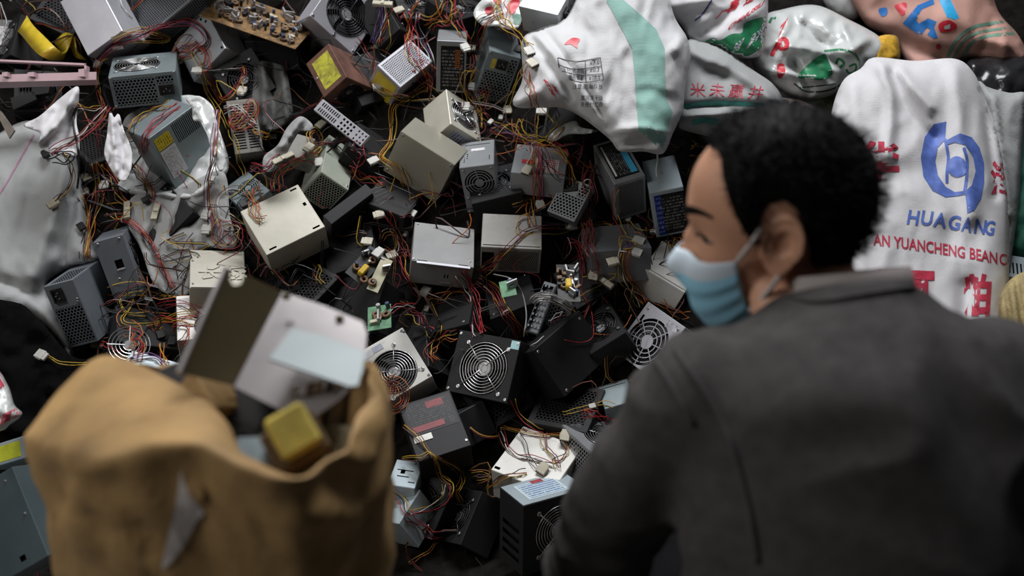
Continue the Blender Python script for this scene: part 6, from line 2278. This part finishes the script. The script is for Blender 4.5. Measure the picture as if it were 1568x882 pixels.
def hairline(az):
    a = abs(math.degrees(az))
    for (a0, e0), (a1, e1) in zip(HL, HL[1:]):
        if a <= a1:
            return math.radians(e0 + (e1 - e0) * (a - a0) / (a1 - a0))
    return math.radians(HL[-1][1])


def hair_th(az, el):
    k = (el - hairline(az)) / math.radians(28)
    k = min(max(k, 0), 1)
    a = abs(math.degrees(az))
    side = max(0, 1 - abs(a - 92) / 38) * max(0, 1 - max(0, math.degrees(el) - 25) / 35)
    return .0012 + .0110 * k ** .6 * (1 - .75 * side)


hvs, hfs = [], []
NA, NE = 120, 30
for i in range(NA):
    az = -math.pi + 2 * math.pi * i / NA
    e0 = hairline(az)
    for j in range(NE + 1):
        el = e0 + (math.pi / 2 - e0) * j / NE
        d = dirv(az, el)
        q = d * 40
        th = hair_th(az, el) * (1 + .22 * noise.noise(q))
        hvs.append(HM @ (d * (head_r(d) + th) * HSC) - BASE)
for i in range(NA):
    k = (i + 1) % NA
    for j in range(NE):
        hfs.append([i * (NE + 1) + j, k * (NE + 1) + j, k * (NE + 1) + j + 1, i * (NE + 1) + j + 1])
hair = mesh_obj('hair', hvs, hfs, M_hair, man, smooth=True)
hair['label'] = 'short black hair with receding temples'
rh = random.Random(9)
sv, sf = [], []
cnt = 0
while cnt < 5200:
    az = rh.uniform(-math.pi, math.pi)
    el = math.asin(rh.uniform(-.75, 1))
    if el < hairline(az) + .02:
        continue
    cnt += 1
    d = dirv(az, el)
    p = d * (head_r(d) + hair_th(az, el) * .7)
    # strands sweep from the crown forwards and down
    crown = Vector((-.06, 0, .1))
    tg_ = (d - crown.normalized() * d.dot(crown.normalized()))
    tg_ = (tg_ + Vector((rh.uniform(-.4, .4), rh.uniform(-.4, .4), rh.uniform(-.4, .4)))).normalized()
    L_ = rh.uniform(.010, .022) * (1 if el > hairline(az) + .25 else .55)
    sd = d.cross(tg_).normalized() * .0005
    p1 = p + tg_ * L_ * .5 + d * .0055
    p2 = p + tg_ * L_ + d * rh.uniform(.001, .006)
    o_ = len(sv)
    for v in(p - sd, p + sd, p1 - sd, p1 + sd, p2):
        sv.append(HM @ (v * HSC) - BASE)
    sf += [[o_, o_ + 1, o_ + 3, o_ + 2], [o_ + 2, o_ + 3, o_ + 4]]
so = mesh_obj('hair_strands', sv, sf, M_hair, hair)
so['kind'] = 'stuff'


def on_head(az, el, off):
    d = dirv(az, el)
    return HM @ (d * (head_r(d) + off) * HSC) - BASE


# eyebrow, eyelid line
for sd in(1, -1):
    vs_, fs_ = [], []
    n = 14
    for i in range(n):
        t = i / (n - 1)
        az = sd * math.radians(12 + 34 * t)
        el = math.radians(21 + 4 * math.sin(t * 2.6))
        w_ = math.radians(3.4 * (1 - .6 * t))
        for e in(-1, 0, 1):
            vs_.append(on_head(az, el + e * w_, .0022 if e == 0 else .0004))
    for i in range(n - 1):
        for e in range(2):
            fs_.append([i * 3 + e, (i + 1) * 3 + e, (i + 1) * 3 + e + 1, i * 3 + e + 1])
    mesh_obj('eyebrow', vs_, fs_, M_hair, man, smooth=True)
    vs_, fs_ = [], []
    for i in range(n):
        t = i / (n - 1)
        az = sd * math.radians(15 + 27 * t)
        mid = math.radians(3.5 + 1.8 * math.sin(t * math.pi))
        w_ = math.radians(3.0 * math.sin(math.pi * (.08 + .84 * t)))
        for e in(-1, 0, 1):
            vs_.append(on_head(az, mid + e * w_, .0030 if e == 0 else .0012))
    for i in range(n - 1):
        for e in range(2):
            fs_.append([i * 3 + e, (i + 1) * 3 + e, (i + 1) * 3 + e + 1, i * 3 + e + 1])
    mesh_obj('eye', vs_, fs_, mat('dark_eye', (.015, .01, .008), .3), man, smooth=True)

# mask: pleated sheet over nose, mouth and chin
mv, mf, mi_ = [], [], []
NAz, NEl = 40, 26
for j in range(NEl + 1):
    t = j / NEl
    for i in range(NAz + 1):
        s_ = -1 + 2 * i / NAz
        az = s_ * math.radians(62)
        el = math.radians(-7 - 55 * t - 3 * abs(s_) * (1 - t) + 12 * abs(s_) ** 2 * t)
        d = dirv(az, el)
        r_ = head_r(d)
        puff = .006 + .012 * (1 - s_ * s_) * math.sin(math.pi * min(1, t * 1.1)) ** .7
        pl = .0022 * (1 - abs(((t * 4.2) % 1) - .5) * 2) if .2 < t < .85 else 0
        mv.append(HM @ (d * (r_ + puff + pl) * HSC) - BASE)
for j in range(NEl):
    for i in range(NAz):
        a = j * (NAz + 1) + i
        mf.append([a, a + NAz + 1, a + NAz + 2, a + 1])
        mi_.append(1 if j < 6 else 0)
mk = mesh_obj('face_mask', mv, mf, [M_mask, M_maskw], man, smooth=True, midx=mi_)
so_ = mk.modifiers.new('t', 'SOLIDIFY')
so_.thickness = .0012
mk['label'] = 'pale blue pleated face mask'
for sd in(1, -1):
    i = NAz if sd > 0 else 0
    top = mv[i]
    bot = mv[(NEl - 2) * (NAz + 1) + i]
    e1 = HM @ (Vector((.006, sd * .086, .026)) * HSC) - BASE
    e2 = HM @ (Vector((-.018, sd * .096, .034)) * HSC) - BASE
    e3 = HM @ (Vector((-.004, sd * .086, -.030)) * HSC) - BASE
    for pts in([top, top.lerp(e1, .5) + (HM.to_3x3() @ Vector((0, sd * .004, 0))), e1], [bot, bot.lerp(e3, .5) + (HM.to_3x3() @ Vector((0, sd * .006, 0))), e3]):
        vs_, fs_ = tube([Vector(p) for p in catmull([tuple(p) for p in pts], n=6)], .0029, 6)
        mesh_obj('ear_loop', vs_, fs_, mat('white_elastic', (.60, .55, .54), .7, 0, .1), mk, smooth=True)

# low stool under him
stl = empty('wooden_stool', (.37, .66, 0))
tag(stl, 'low wooden stool under the crouching person', 'stool')
M_wood = mat('worn_wood', (.20, .12, .06), .7, 0, .3, 12, .2, 60)
b = MB()
b.box((0, 0, .285), (.16, .12, .015), None, 0, .004)
b.obj('seat', M_wood, stl)
for sx in(-1, 1):
    for sy in(-1, 1):
        b = MB()
        b.box((sx * .12, sy * .08, .135), (.018, .018, .135), None, 0, .003)
        b.obj('leg', M_wood, stl)
